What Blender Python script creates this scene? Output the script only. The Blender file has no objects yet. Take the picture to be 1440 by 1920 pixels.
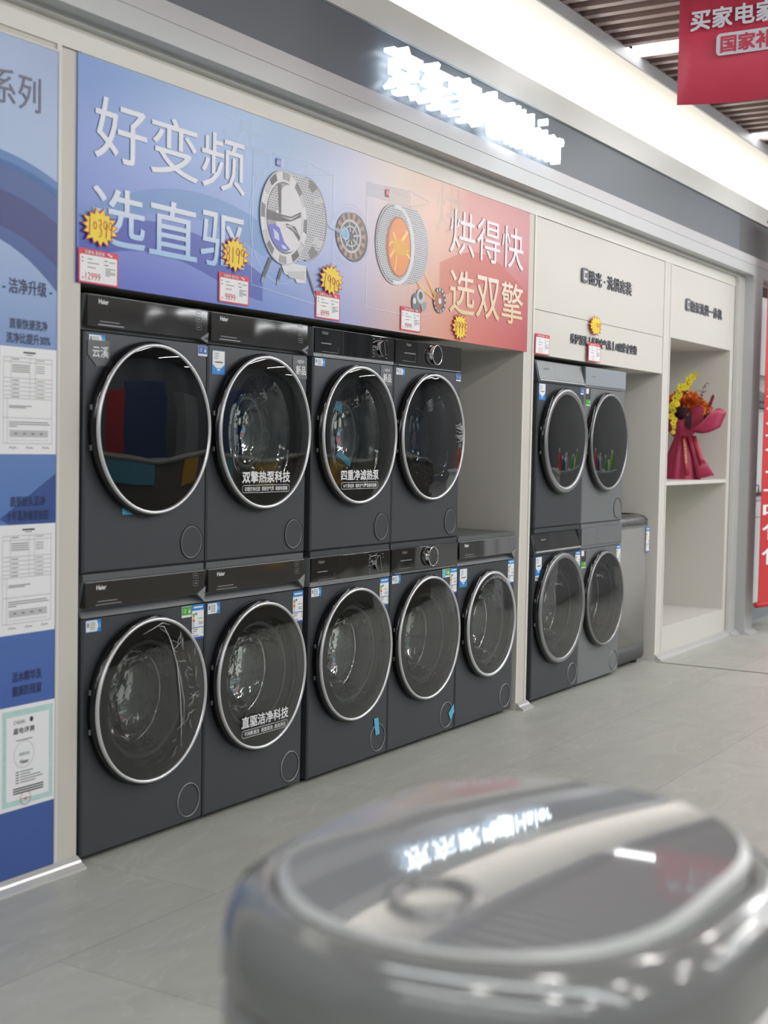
import bpy, bmesh, math, random
from mathutils import Vector, Matrix
from mathutils.geometry import tessellate_polygon
random.seed(7)
sc = bpy.context.scene
COL = sc.collection
PI = math.pi

# ------------------------------------------------------------------ camera
F, YAW, PITCH, ROLL = 2554.89, 0.5487, -0.0499, 0.0187
CPOS = Vector((-3.0849, -2.9706, 1.3263))
fw = Vector((math.cos(PITCH)*math.cos(YAW), math.cos(PITCH)*math.sin(YAW), math.sin(PITCH)))
rt = fw.cross(Vector((0, 0, 1))).normalized()
up = rt.cross(fw)
r2 = math.cos(ROLL)*rt + math.sin(ROLL)*up
u2 = math.cos(ROLL)*up - math.sin(ROLL)*rt
cam = bpy.data.cameras.new('camera')
cam.sensor_fit = 'HORIZONTAL'; cam.sensor_width = 36; cam.lens = F/1440*36
cam.clip_start = 0.05; cam.clip_end = 100
cam.dof.use_dof = True; cam.dof.focus_distance = 5.8; cam.dof.aperture_fstop = 3.9
camo = bpy.data.objects.new('camera', cam); COL.objects.link(camo)
camo.matrix_world = Matrix(((r2.x, u2.x, -fw.x, CPOS.x), (r2.y, u2.y, -fw.y, CPOS.y), (r2.z, u2.z, -fw.z, CPOS.z), (0, 0, 0, 1)))
sc.camera = camo

# ------------------------------------------------------------------ render look, world, lights
sc.view_settings.view_transform = 'Standard'; sc.view_settings.look = 'None'
sc.view_settings.exposure = 0.0; sc.view_settings.gamma = 1; sc.view_settings.use_curve_mapping = False
sc.cycles.use_denoising = True
sc.cycles.max_bounces = 8; sc.cycles.diffuse_bounces = 4; sc.cycles.transparent_max_bounces = 12
sc.cycles.sample_clamp_indirect = 6
w = bpy.data.worlds.new('world'); sc.world = w; w.use_nodes = True
w.node_tree.nodes['Background'].inputs[0].default_value = (0.9, 0.95, 1, 1)
w.node_tree.nodes['Background'].inputs[1].default_value = 0.30
STRIP_X = [3.83+2.17*k for k in range(-5, 6)]
STRIP_W = 78.0
def area(name, loc, sx, sy, power, col=(1, 1, 1), rot=(0, 0, 0)):
    l = bpy.data.lights.new(name, 'AREA'); l.shape = 'RECTANGLE'; l.size = sx; l.size_y = sy; l.energy = power; l.color = col
    o = bpy.data.objects.new(name, l); COL.objects.link(o); o.location = loc; o.rotation_euler = rot
    return o
for i, x in enumerate(STRIP_X[:3]+STRIP_X[5:]):            # the shop's linear ceiling lamps (the two in view also have their own diffusers below)
    area('ceiling_strip_lamp', (x, -4.85, 3.402), 0.12, 7.4, STRIP_W, (0.96, 0.98, 1))
area('cove_lamp', (3.6, 0.16, 3.085), 12.5, 0.28, 36, (1, 0.965, 0.92), (PI, 0, 0))
def spot(x, y, z=3.38, e=13):
    l = bpy.data.lights.new('downlight', 'POINT'); l.energy = e; l.shadow_soft_size = 0.035; l.color = (1, 0.985, 0.96)
    o = bpy.data.objects.new('downlight_lamp', l); COL.objects.link(o); o.location = (x, y, z)
for ix in range(8):                        # twin downlights between the baffles
    for iy in range(3):
        for k in (-0.08, 0.08): spot(-3.6+1.9*ix, -2.9-1.8*iy+k)

# ------------------------------------------------------------------ materials
def lin(c):
    def f(v):
        v /= 255.0
        return v/12.92 if v <= 0.04045 else ((v+0.055)/1.055)**2.4
    return (f(c[0]), f(c[1]), f(c[2]), 1)
def mat(name, c, rough=0.5, metal=0.0, spec=0.5, ior=None, bump=None, emis=None, estr=0, coat=0, srgb=True, var=None):
    m = bpy.data.materials.new(name); m.use_nodes = True
    n = m.node_tree.nodes; L = m.node_tree.links; b = n['Principled BSDF']
    col = lin(c) if srgb else (*c, 1)
    b.inputs['Base Color'].default_value = col
    b.inputs['Roughness'].default_value = rough; b.inputs['Metallic'].default_value = metal
    b.inputs['Specular IOR Level'].default_value = spec
    if ior: b.inputs['IOR'].default_value = ior
    if coat: b.inputs['Coat Weight'].default_value = coat; b.inputs['Coat Roughness'].default_value = 0.03
    if emis: b.inputs['Emission Color'].default_value = (*emis, 1); b.inputs['Emission Strength'].default_value = estr
    if bump or var:
        tc = n.new('ShaderNodeTexCoord'); no = n.new('ShaderNodeTexNoise')
        L.new(tc.outputs['Object'], no.inputs['Vector'])
        no.inputs['Scale'].default_value = (bump or var)[0]; no.inputs['Detail'].default_value = 3
    if bump:
        if len(bump) > 3: no.inputs['Detail'].default_value = bump[3]
        bp = n.new('ShaderNodeBump'); bp.inputs['Strength'].default_value = bump[1]; bp.inputs['Distance'].default_value = bump[2] if len(bump) > 2 else 0.01
        L.new(no.outputs['Fac'], bp.inputs['Height']); L.new(bp.outputs['Normal'], b.inputs['Normal'])
    if var:
        mx = n.new('ShaderNodeMixRGB'); mx.inputs[1].default_value = [v*(1-var[1]) for v in col[:3]]+[1]; mx.inputs[2].default_value = [min(1, v*(1+var[1])) for v in col[:3]]+[1]
        L.new(no.outputs['Fac'], mx.inputs[0]); L.new(mx.outputs[0], b.inputs['Base Color'])
    return m
def emit(name, c, s):
    m = bpy.data.materials.new(name); m.use_nodes = True; n = m.node_tree.nodes; n.clear()
    e = n.new('ShaderNodeEmission'); e.inputs[0].default_value = (*c, 1); e.inputs[1].default_value = s
    o = n.new('ShaderNodeOutputMaterial'); m.node_tree.links.new(e.outputs[0], o.inputs[0]); return m
def glass(name, tint, ior=1.5, base=0.0, rough=0.0, bump=None, refl=(1, 1, 1)):
    m = bpy.data.materials.new(name); m.use_nodes = True; n = m.node_tree.nodes; L = m.node_tree.links; n.clear()
    t = n.new('ShaderNodeBsdfTransparent'); t.inputs[0].default_value = (*tint, 1)
    g = n.new('ShaderNodeBsdfGlossy'); g.inputs['Roughness'].default_value = rough; g.inputs[0].default_value = (*refl, 1)
    fr = n.new('ShaderNodeFresnel'); fr.inputs[0].default_value = ior
    ad = n.new('ShaderNodeMath'); ad.operation = 'ADD'; ad.use_clamp = True; ad.inputs[1].default_value = base
    mx = n.new('ShaderNodeMixShader'); o = n.new('ShaderNodeOutputMaterial')
    L.new(fr.outputs[0], ad.inputs[0]); L.new(ad.outputs[0], mx.inputs[0]); L.new(t.outputs[0], mx.inputs[1]); L.new(g.outputs[0], mx.inputs[2]); L.new(mx.outputs[0], o.inputs[0])
    if bump:
        tc = n.new('ShaderNodeTexCoord'); no = n.new('ShaderNodeTexNoise'); no.inputs['Scale'].default_value = bump[0]; no.inputs['Detail'].default_value = 2
        bp = n.new('ShaderNodeBump'); bp.inputs['Strength'].default_value = bump[1]; bp.inputs['Distance'].default_value = 0.01
        L.new(tc.outputs['Object'], no.inputs['Vector']); L.new(no.outputs['Fac'], bp.inputs['Height']); L.new(bp.outputs[0], g.inputs['Normal']); L.new(bp.outputs[0], fr.inputs['Normal'])
    return m
def veil(name, c, a):                      # thin translucent print
    m = bpy.data.materials.new(name); m.use_nodes = True; n = m.node_tree.nodes; L = m.node_tree.links
    b = n['Principled BSDF']; b.inputs['Base Color'].default_value = lin(c); b.inputs['Roughness'].default_value = 0.4; b.inputs['Alpha'].default_value = a
    return m
def ramp_mat(name, axis, lo, hi, stops, stops2=None, axis2=2, lo2=0, hi2=1, rough=0.35, coat=0.0):
    m = bpy.data.materials.new(name); m.use_nodes = True; n = m.node_tree.nodes; L = m.node_tree.links; b = n['Principled BSDF']
    b.inputs['Roughness'].default_value = rough
    tc = n.new('ShaderNodeTexCoord'); sx = n.new('ShaderNodeSeparateXYZ'); L.new(tc.outputs['Object'], sx.inputs[0])
    def rp(ax, l, h, st):
        mr = n.new('ShaderNodeMapRange'); mr.inputs[1].default_value = l; mr.inputs[2].default_value = h
        L.new(sx.outputs[ax], mr.inputs[0]); r = n.new('ShaderNodeValToRGB'); L.new(mr.outputs[0], r.inputs[0])
        el = r.color_ramp.elements
        el[0].position = st[0][0]; el[0].color = lin(st[0][1]); el[1].position = st[-1][0]; el[1].color = lin(st[-1][1])
        for p, c in st[1:-1]:
            e = el.new(p); e.color = lin(c)
        return r, mr
    r1, _ = rp(axis, lo, hi, stops)
    out = r1.outputs[0]
    if stops2:
        r2_, _ = rp(axis, lo, hi, stops2)
        mr = n.new('ShaderNodeMapRange'); mr.inputs[1].default_value = lo2; mr.inputs[2].default_value = hi2; L.new(sx.outputs[axis2], mr.inputs[0])
        mx = n.new('ShaderNodeMixRGB'); L.new(mr.outputs[0], mx.inputs[0]); L.new(r1.outputs[0], mx.inputs[2]); L.new(r2_.outputs[0], mx.inputs[1]); out = mx.outputs[0]
    L.new(out, b.inputs['Base Color']); return m

M = {}
M['cream'] = mat('cream_laminate', (207, 205, 198), 0.45, bump=(300, 0.05, 0.002))
M['greige'] = mat('greige_laminate', (200, 197, 188), 0.45, bump=(300, 0.05, 0.002))
M['frame'] = mat('white_frame', (216, 214, 207), 0.4)
M['portal'] = mat('silver_portal', (176, 179, 180), 0.36, 0.15)
M['portal2'] = mat('glossy_silver_portal', (178, 178, 180), 0.34, 0.1)
M['portal3'] = mat('grey_portal_return', (196, 197, 194), 0.4, 0.1)
M['trim'] = mat('light_grey_trim', (200, 201, 198), 0.36, 0.05)
M['board'] = mat('slate_board', (86, 93, 101), 0.42)
M['board2'] = mat('dark_board', (70, 72, 74), 0.42)
M['white'] = mat('white_paint', (236, 234, 228), 0.7)
M['edge'] = mat('grey_ceiling_edge', (146, 146, 149), 0.5)
M['base'] = mat('silver_baseboard', (205, 206, 204), 0.22, 0.35)
M['body'] = mat('gunmetal_steel', (65, 69, 74), 0.42, 0.35, bump=(420, 0.06, 0.001))
M['body2'] = mat('slate_steel', (120, 124, 126), 0.42, 0.35, bump=(420, 0.06, 0.001))
M['lip'] = mat('gunmetal_lip', (98, 101, 104), 0.38, 0.35)
M['lip2'] = mat('bright_gunmetal', (140, 143, 145), 0.35, 0.4)
M['panel'] = mat('smoked_mirror_panel', (38, 38, 37), 0.06, 0.0, 0.6, ior=1.9, bump=(5.0, 0.30, 0.012, 0))
M['panel_b'] = mat('black_gloss_panel', (14, 14, 15), 0.05, 0.0, 0.6, ior=1.7, bump=(6.0, 0.25, 0.012, 0))
M['panel_d'] = mat('slate_glass_panel', (92, 100, 103), 0.28, 0.0, 0.4)
M['panel_e'] = mat('pale_slate_panel', (156, 166, 172), 0.28, 0.2, 0.6)
M['black'] = mat('black_gloss', (9, 9, 11), 0.14, 0, 0.5)
M['blackm'] = mat('black_matte', (14, 14, 15), 0.5)
M['ring'] = mat('silver_ring', (214, 215, 217), 0.36, 0.7)
M['ringd'] = mat('brushed_ring', (150, 152, 154), 0.36, 0.8)
M['chrome'] = mat('chrome', (225, 226, 228), 0.07, 1.0)
M['glass'] = glass('smoked_glass', (0.78, 0.82, 0.81), 1.5, 0.01)
M['glassd'] = glass('dark_smoked_glass', (0.56, 0.58, 0.575), 1.5, 0.01)
M['glassb'] = glass('blue_smoked_glass', (0.30, 0.36, 0.44), 1.55, 0.02, 0.02, (6, 0.15))
M['mirror'] = mat('black_mirror_glass', (10, 12, 14), 0.012, 0, 0.5, ior=1.55)
M['bowl'] = glass('clear_bowl', (0.93, 0.96, 0.96), 1.5, 0.03, 0.03, (14, 0.9))
M['drum'] = mat('drum_steel', (182, 184, 184), 0.22, 1.0, bump=(38, 0.5, 0.01))
M['drumback'] = mat('drum_back_steel', (166, 168, 168), 0.3, 1.0, bump=(24, 0.4, 0.01))
M['gasket'] = mat('grey_gasket', (92, 96, 96), 0.5)
M['film'] = glass('clear_film', (0.97, 0.98, 0.98), 1.35, 0.05, 0.08, (22, 1.0))
M['crease'] = mat('film_crease', (190, 194, 194), 0.12, 0, 0.8)
M['tape'] = mat('blue_tape', (86, 178, 212), 0.4)
M['pw'] = mat('print_white', (232, 234, 236), 0.4)
M['pg'] = mat('print_grey', (126, 128, 130), 0.5)
M['pk'] = mat('print_dark', (46, 48, 54), 0.5)
M['pb'] = mat('print_blue', (34, 134, 214), 0.4)
M['pb2'] = mat('print_blue_deep', (38, 92, 176), 0.4)
M['plb'] = mat('print_pale_blue', (120, 184, 226), 0.4)
M['pgr'] = mat('print_green', (76, 164, 62), 0.4)
M['py'] = mat('print_yellow', (240, 214, 30), 0.45)
M['por'] = mat('print_orange', (232, 130, 40), 0.45)
M['pr'] = mat('print_red', (214, 36, 66), 0.4)
M['prd'] = mat('print_red_dark', (196, 30, 50), 0.4)
M['panelgrey'] = mat('label_grey', (92, 96, 100), 0.45)
M['lettergrey'] = mat('letter_grey', (94, 98, 106), 0.45)
M['title'] = mat('title_grey', (96, 98, 116), 0.4)
M['navy'] = mat('caption_navy', (44, 50, 88), 0.45)
M['bannerwhite'] = mat('banner_lettering', (222, 226, 236), 0.4)
M['bannercream'] = mat('banner_lettering_cream', (240, 220, 190), 0.4)
M['gl'] = veil('glass_box_line', (230, 244, 255), 0.38)
M['ghost'] = veil('ghost_lettering', (225, 240, 250), 0.22)
M['glow'] = veil('glow_blue', (205, 240, 255), 0.45)
M['sign'] = emit('sign_face_light', (0.86, 0.94, 1.0), 8.0)
M['signside'] = emit('sign_side_light', (0.60, 0.78, 1.0), 1.9)
M['strip'] = emit('strip_diffuser', (0.98, 0.99, 1.0), 9.0)
M['slat'] = mat('brown_slat', (150, 128, 122), 0.42, 0.1)
M['plenum'] = mat('dark_plenum', (34, 30, 30), 0.9)
M['bannerred'] = mat('hanging_red', (216, 72, 98), 0.5, var=(3.0, 0.2))
M['rollred'] = mat('banner_red', (194, 53, 55), 0.5)
M['steel'] = mat('brushed_steel', (178, 178, 176), 0.34, 0.55, bump=(60, 0.1, 0.003))
M['plinth'] = mat('dark_plinth', (66, 67, 68), 0.5)

def floor_mat():
    m = bpy.data.materials.new('stone_tile'); m.use_nodes = True; n = m.node_tree.nodes; L = m.node_tree.links; b = n['Principled BSDF']
    tc = n.new('ShaderNodeTexCoord')
    mp = n.new('ShaderNodeMapping'); mp.inputs['Location'].default_value = (-1.95, 0.515, 0); L.new(tc.outputs['Object'], mp.inputs[0])
    br = n.new('ShaderNodeTexBrick'); br.offset = 0.5; br.inputs['Scale'].default_value = 1; br.inputs['Brick Width'].default_value = 1.28; br.inputs['Row Height'].default_value = 0.64
    br.inputs['Mortar Size'].default_value = 0.0022; br.inputs['Mortar Smooth'].default_value = 0.3
    br.inputs['Color1'].default_value = lin((170, 171, 164)); br.inputs['Color2'].default_value = lin((178, 179, 172)); br.inputs['Mortar'].default_value = lin((146, 147, 142))
    L.new(mp.outputs[0], br.inputs[0])
    mp2 = n.new('ShaderNodeMapping'); mp2.inputs['Scale'].default_value = (0.7, 1.6, 1); mp2.inputs['Rotation'].default_value = (0, 0, 0.5); L.new(tc.outputs['Object'], mp2.inputs[0])
    no = n.new('ShaderNodeTexNoise'); no.inputs['Scale'].default_value = 2.6; no.inputs['Detail'].default_value = 9; no.inputs['Roughness'].default_value = 0.62; no.inputs['Distortion'].default_value = 1.6
    L.new(mp2.outputs[0], no.inputs['Vector'])
    rp = n.new('ShaderNodeValToRGB'); rp.color_ramp.elements[0].position = 0.34; rp.color_ramp.elements[0].color = (0.91, 0.915, 0.91, 1); rp.color_ramp.elements[1].position = 0.66; rp.color_ramp.elements[1].color = (1.05, 1.05, 1.045, 1)
    L.new(no.outputs['Fac'], rp.inputs[0])
    wv = n.new('ShaderNodeTexNoise'); wv.inputs['Scale'].default_value = 1.7; wv.inputs['Detail'].default_value = 6; wv.inputs['Distortion'].default_value = 2.5; L.new(mp2.outputs[0], wv.inputs['Vector'])
    vr = n.new('ShaderNodeValToRGB'); e = vr.color_ramp.elements; e[0].position = 0.485; e[0].color = (0, 0, 0, 1); e[1].position = 0.515; e[1].color = (0, 0, 0, 1); k = e.new(0.5); k.color = (0.05, 0.05, 0.05, 1)
    L.new(wv.outputs['Fac'], vr.inputs[0])
    mu = n.new('ShaderNodeMixRGB'); mu.blend_type = 'MULTIPLY'; mu.inputs[0].default_value = 1; L.new(br.outputs[0], mu.inputs[1]); L.new(rp.outputs[0], mu.inputs[2])
    ad = n.new('ShaderNodeMixRGB'); ad.blend_type = 'ADD'; ad.inputs[0].default_value = 1; L.new(mu.outputs[0], ad.inputs[1]); L.new(vr.outputs[0], ad.inputs[2])
    L.new(ad.outputs[0], b.inputs['Base Color']); b.inputs['Roughness'].default_value = 0.42; b.inputs['Specular IOR Level'].default_value = 0.4
    return m
M['floor'] = floor_mat()
def perf_mat():                            # printed picture of perforated steel
    m = bpy.data.materials.new('printed_perforated_steel'); m.use_nodes = True; n = m.node_tree.nodes; L = m.node_tree.links; b = n['Principled BSDF']
    tc = n.new('ShaderNodeTexCoord'); mp = n.new('ShaderNodeMapping'); mp.inputs['Rotation'].default_value = (PI/2, 0, 0); L.new(tc.outputs['Object'], mp.inputs[0])
    ck = n.new('ShaderNodeTexBrick'); ck.inputs['Scale'].default_value = 1; ck.inputs['Brick Width'].default_value = 0.016; ck.inputs['Row Height'].default_value = 0.009; ck.inputs['Mortar Size'].default_value = 0.0022
    ck.inputs['Color1'].default_value = lin((96, 98, 108)); ck.inputs['Color2'].default_value = lin((130, 132, 140)); ck.inputs['Mortar'].default_value = lin((196, 198, 204))
    L.new(mp.outputs[0], ck.inputs[0]); L.new(ck.outputs[0], b.inputs['Base Color']); b.inputs['Roughness'].default_value = 0.35; return m
M['perf'] = perf_mat()
M['ms'] = [mat('printed_silver_%d' % i, (c, c, c+4), 0.35) for i, c in enumerate((214, 190, 150, 104, 66))]
M['flame'] = mat('printed_flame', (226, 134, 44), 0.35); M['flame2'] = mat('printed_flame_light', (248, 204, 84), 0.35); M['flame3'] = mat('printed_flame_deep', (166, 92, 62), 0.35)
M['cop'] = mat('printed_copper', (178, 128, 104), 0.35); M['cloth1'] = mat('printed_cloth_blue', (84, 92, 196), 0.35); M['cloth2'] = mat('printed_cloth_pale', (190, 200, 236), 0.35)
M['flamev'] = veil('flame_trail', (255, 206, 96), 0.55)

# ------------------------------------------------------------------ mesh helpers
_T = {}
def tmesh(s, bold=0.0, ext=0.0):
    k = (s, bold, ext)
    if k in _T: return _T[k]
    cu = bpy.data.curves.new('t', 'FONT'); cu.body = s; cu.offset = bold; cu.extrude = ext; cu.resolution_u = 3
    o = bpy.data.objects.new('t', cu); COL.objects.link(o)
    me = bpy.data.meshes.new_from_object(o.evaluated_get(bpy.context.evaluated_depsgraph_get()))
    vs = [v.co.copy() for v in me.vertices]; fs = [list(p.vertices) for p in me.polygons]
    bpy.data.objects.remove(o); bpy.data.meshes.remove(me); bpy.data.curves.remove(cu)
    x0 = min(v.x for v in vs); x1 = max(v.x for v in vs); y0 = min(v.y for v in vs); y1 = max(v.y for v in vs)
    _T[k] = (vs, fs, x0, x1, y0, y1); return _T[k]
class MB:
    def __init__(s): s.v = []; s.f = []; s.m = []; s.s = []; s.mats = []
    def mi(s, m):
        if m not in s.mats: s.mats.append(m)
        return s.mats.index(m)
    def add(s, vs, fs, m, smooth=False):
        b = len(s.v); s.v += [tuple(v) for v in vs]; k = s.mi(m)
        for f in fs: s.f.append([b+i for i in f]); s.m.append(k); s.s.append(smooth)
        return s
    def box(s, x0, x1, y0, y1, z0, z1, m):
        vs = [(x, y, z) for x in (x0, x1) for y in (y0, y1) for z in (z0, z1)]
        return s.add(vs, [(0, 1, 3, 2), (4, 6, 7, 5), (0, 4, 5, 1), (2, 3, 7, 6), (0, 2, 6, 4), (1, 5, 7, 3)], m)
    def poly(s, pts, y, m):                # flat polygon in the facade plane, pts = (x, z)
        n = len(pts); tr = tessellate_polygon([[Vector((p[0], p[1], 0)) for p in pts]])
        return s.add([(p[0], y, p[1]) for p in pts], [tuple(t) for t in tr], m)
    def prism(s, pts, y0, y1, m):          # (x, z) outline, extruded along y
        n = len(pts); tr = tessellate_polygon([[Vector((p[0], p[1], 0)) for p in pts]])
        vs = [(p[0], y0, p[1]) for p in pts]+[(p[0], y1, p[1]) for p in pts]
        return s.add(vs, [tuple(t) for t in tr]+[tuple(n+i for i in reversed(t)) for t in tr]+[(i, (i+1) % n, n+(i+1) % n, n+i) for i in range(n)], m)
    def sweep(s, pts, x0, x1, m, x0b=None, x1b=None):          # (y, z) outline, extruded along x
        n = len(pts); tr = tessellate_polygon([[Vector((p[0], p[1], 0)) for p in pts]])
        vs = [(x0, p[0], p[1]) for p in pts]+[(x1, p[0], p[1]) for p in pts]
        return s.add(vs, [tuple(t) for t in tr]+[tuple(n+i for i in reversed(t)) for t in tr]+[(i, (i+1) % n, n+(i+1) % n, n+i) for i in range(n)], m)
    def lathe(s, prof, cx, cz, m, seg=64, sx=1, sz=1, smooth=True, closed=False):     # prof = (radius, y); axis along y
        n = len(prof); vs = []; fs = []
        for k in range(seg):
            a = 2*PI*k/seg
            for r, y in prof: vs.append((cx+sx*r*math.cos(a), y, cz+sz*r*math.sin(a)))
        for k in range(seg):
            k2 = (k+1) % seg
            for i in range(n if closed else n-1):
                j = (i+1) % n
                fs.append((k*n+i, k*n+j, k2*n+j, k2*n+i))
        return s.add(vs, fs, m, smooth)
    def latz(s, prof, cx, cy, m, seg=32, smooth=True, fn=None):                       # prof = (radius, z); axis along z
        n = len(prof); vs = []; fs = []
        for k in range(seg):
            a = 2*PI*k/seg
            for i, (r, z) in enumerate(prof):
                d = fn(a, i, r, z) if fn else (r, z)
                vs.append((cx+d[0]*math.cos(a), cy+d[0]*math.sin(a), d[1]))
        for k in range(seg):
            k2 = (k+1) % seg
            for i in range(n-1): fs.append((k*n+i, k2*n+i, k2*n+i+1, k*n+i+1))
        return s.add(vs, fs, m, smooth)
    def ell(s, cx, cz, rx, rz, y, m, n=40, rot=0):
        c, q = math.cos(rot), math.sin(rot)
        return s.poly([(cx+rx*math.cos(2*PI*k/n)*c-rz*math.sin(2*PI*k/n)*q, cz+rx*math.cos(2*PI*k/n)*q+rz*math.sin(2*PI*k/n)*c) for k in range(n)], y, m)
    def annul(s, cx, cz, rx, rz, qx, qz, y, m, n=48, a0=0, a1=2*PI):
        vs = []; fs = []
        for k in range(n+1):
            a = a0+(a1-a0)*k/n
            vs += [(cx+rx*math.cos(a), y, cz+rz*math.sin(a)), (cx+qx*math.cos(a), y, cz+qz*math.sin(a))]
        for k in range(n): fs.append((2*k, 2*k+1, 2*k+3, 2*k+2))
        return s.add(vs, fs, m)
    def line(s, pts, wd, y, m):            # flat printed stroke
        vs = []; fs = []
        for i, p in enumerate(pts):
            a = pts[max(0, i-1)]; b = pts[min(len(pts)-1, i+1)]
            dx, dz = b[0]-a[0], b[1]-a[1]; l = math.hypot(dx, dz) or 1
            nx, nz = -dz/l*wd/2, dx/l*wd/2
            vs += [(p[0]+nx, y, p[1]+nz), (p[0]-nx, y, p[1]-nz)]
        for i in range(len(pts)-1): fs.append((2*i, 2*i+1, 2*i+3, 2*i+2))
        return s.add(vs, fs, m)
    def tube(s, pts, r, m, n=8, smooth=True):
        vs = []; fs = []; P = [Vector(p) for p in pts]
        for i, p in enumerate(P):
            d = (P[min(i+1, len(P)-1)]-P[max(i-1, 0)]).normalized()
            a = d.orthogonal().normalized() if abs(d.z) > 0.9 else d.cross(Vector((0, 0, 1))).normalized(); b = d.cross(a)
            rr = r[i] if isinstance(r, (list, tuple)) else r
            for k in range(n): vs.append(p+rr*(math.cos(2*PI*k/n)*a+math.sin(2*PI*k/n)*b))
        for i in range(len(P)-1):
            for k in range(n): fs.append((i*n+k, i*n+(k+1) % n, (i+1)*n+(k+1) % n, (i+1)*n+k))
        fs.append(list(range(n))); fs.append([(len(P)-1)*n+k for k in range(n)])
        return s.add(vs, fs, m, smooth)
    def rrect(s, x0, x1, z0, z1, r, y, m, y1=None):
        p = rr(x0, x1, z0, z1, r)
        return s.poly(p, y, m) if y1 is None else s.prism(p, y, y1, m)
    def rect(s, x0, x1, z0, z1, y, m): return s.add([(x0, y, z0), (x1, y, z0), (x1, y, z1), (x0, y, z1)], [(0, 1, 2, 3)], m)
    def text(s, t, x0, x1, z0, z1, y, m, bold=0.0, ext=0.0, depth=0.0, mside=None, shear=0.0):
        vs, fs, a0, a1, b0, b1 = tmesh(t, 0.0, ext)
        d = bold*(z1-z0)*0.9
        sx = (x1-x0-2*d)/(a1-a0); sz = (z1-z0-2*d)/(b1-b0)
        for k, (ox, oz) in enumerate(((0, 0),) if d <= 0 else ((-d, -d), (d, -d), (-d, d), (d, d), (0, 0))):
            pv = [(x0+d+ox+(v.x-a0)*sx+shear*(v.y-b0)*sz, y-0.00012*k-(v.z/ext*depth/2 if ext else 0), z0+d+oz+(v.y-b0)*sz) for v in vs]
            if mside is None: s.add(pv, fs, m)
            else:
                fr = []; sd = []
                for f in fs: (fr if len({round(vs[i].z, 5) for i in f}) == 1 else sd).append(f)
                s.add(pv, fr, m); s.add(pv, sd, mside)
        return s
    def build(s, name, parent=None, loc=None, bevel=None, recalc=True):
        me = bpy.data.meshes.new(name); me.from_pydata(s.v, [], s.f)
        for m in s.mats: me.materials.append(m)
        for p, k, q in zip(me.polygons, s.m, s.s): p.material_index = k; p.use_smooth = q
        if recalc:
            b = bmesh.new(); b.from_mesh(me); bmesh.ops.recalc_face_normals(b, faces=b.faces); b.to_mesh(me); b.free()
        me.update(); o = bpy.data.objects.new(name, me); COL.objects.link(o)
        if parent: o.parent = parent
        if loc: o.location = loc
        if bevel:
            bv = o.modifiers.new('bevel', 'BEVEL'); bv.width = bevel; bv.segments = 3; bv.limit_method = 'ANGLE'
        return o
def rr(x0, x1, z0, z1, r, n=6):
    o = []
    for cx, cz, a0 in ((x1-r, z1-r, 0), (x0+r, z1-r, 90), (x0+r, z0+r, 180), (x1-r, z0+r, 270)):
        for k in range(n+1):
            a = math.radians(a0+90*k/n); o.append((cx+r*math.cos(a), cz+r*math.sin(a)))
    return o
def tag(o, label, cat, group=None):
    o['label'] = label; o['category'] = cat
    if group: o['group'] = group
    return o
def thing(name, label, cat, loc=(0, 0, 0), rz=0, group=None):
    o = bpy.data.objects.new(name, None); COL.objects.link(o); o.empty_display_size = 0.05
    o.location = loc; o.rotation_euler = (0, 0, rz); return tag(o, label, cat, group)
def struct(o, label=None):
    o['kind'] = 'structure'
    if label: o['label'] = label
    return o

# ------------------------------------------------------------------ the room
struct(MB().box(-8, 16, -9, 1.2, -0.05, 0, M['floor']).build('floor'))
struct(MB().box(-8, 16, -9.1, -9.0, 0, 3.7, mat('far_wall_paint', (128, 130, 134), 0.6)).build('wall_front'))
struct(MB().box(-8.1, -8, -9, 1.2, 0, 3.7, mat('side_wall_paint', (150, 150, 150), 0.6)).build('wall_left'))
struct(MB().box(16, 16.1, -9, 1.2, 0, 3.7, mat('end_wall_paint', (150, 150, 150), 0.6)).build('wall_right'))
b = MB()
x = -7.95
while x < 15.9:                            # slatted ceiling: baffles run away from the wall
    if min(abs(x-sx) for sx in STRIP_X[:3]+STRIP_X[5:]) > 0.095: b.box(x-0.024, x+0.024, -9, -0.24, 3.41, 3.52, M['slat'])
    x += 0.1305
b.box(-8, 16, -9, 1.2, 3.66, 3.7, M['plenum'])
struct(b.build('ceiling'))
b = MB(); b.box(-8, 16, -0.24, 1.2, 3.35, 3.36, M['white']); b.box(-8, 16, -0.252, -0.24, 3.35, 3.42, M['edge'])
struct(b.build('trim_1'), 'dropped white ceiling band with grey edge above the shop fascia')
for i, x in enumerate((3.83, 6.0)):
    MBo = MB().box(x-0.0625, x+0.0625, -8.6, -0.255, 3.412, 3.45, M['strip']).build('strip_light')
    tag(MBo, ('linear white strip light in the slatted ceiling, left of the red hanging banner', 'linear white strip light in the slatted ceiling, just below the red hanging banner')[i], 'ceiling light', 'linear ceiling lights')

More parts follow.
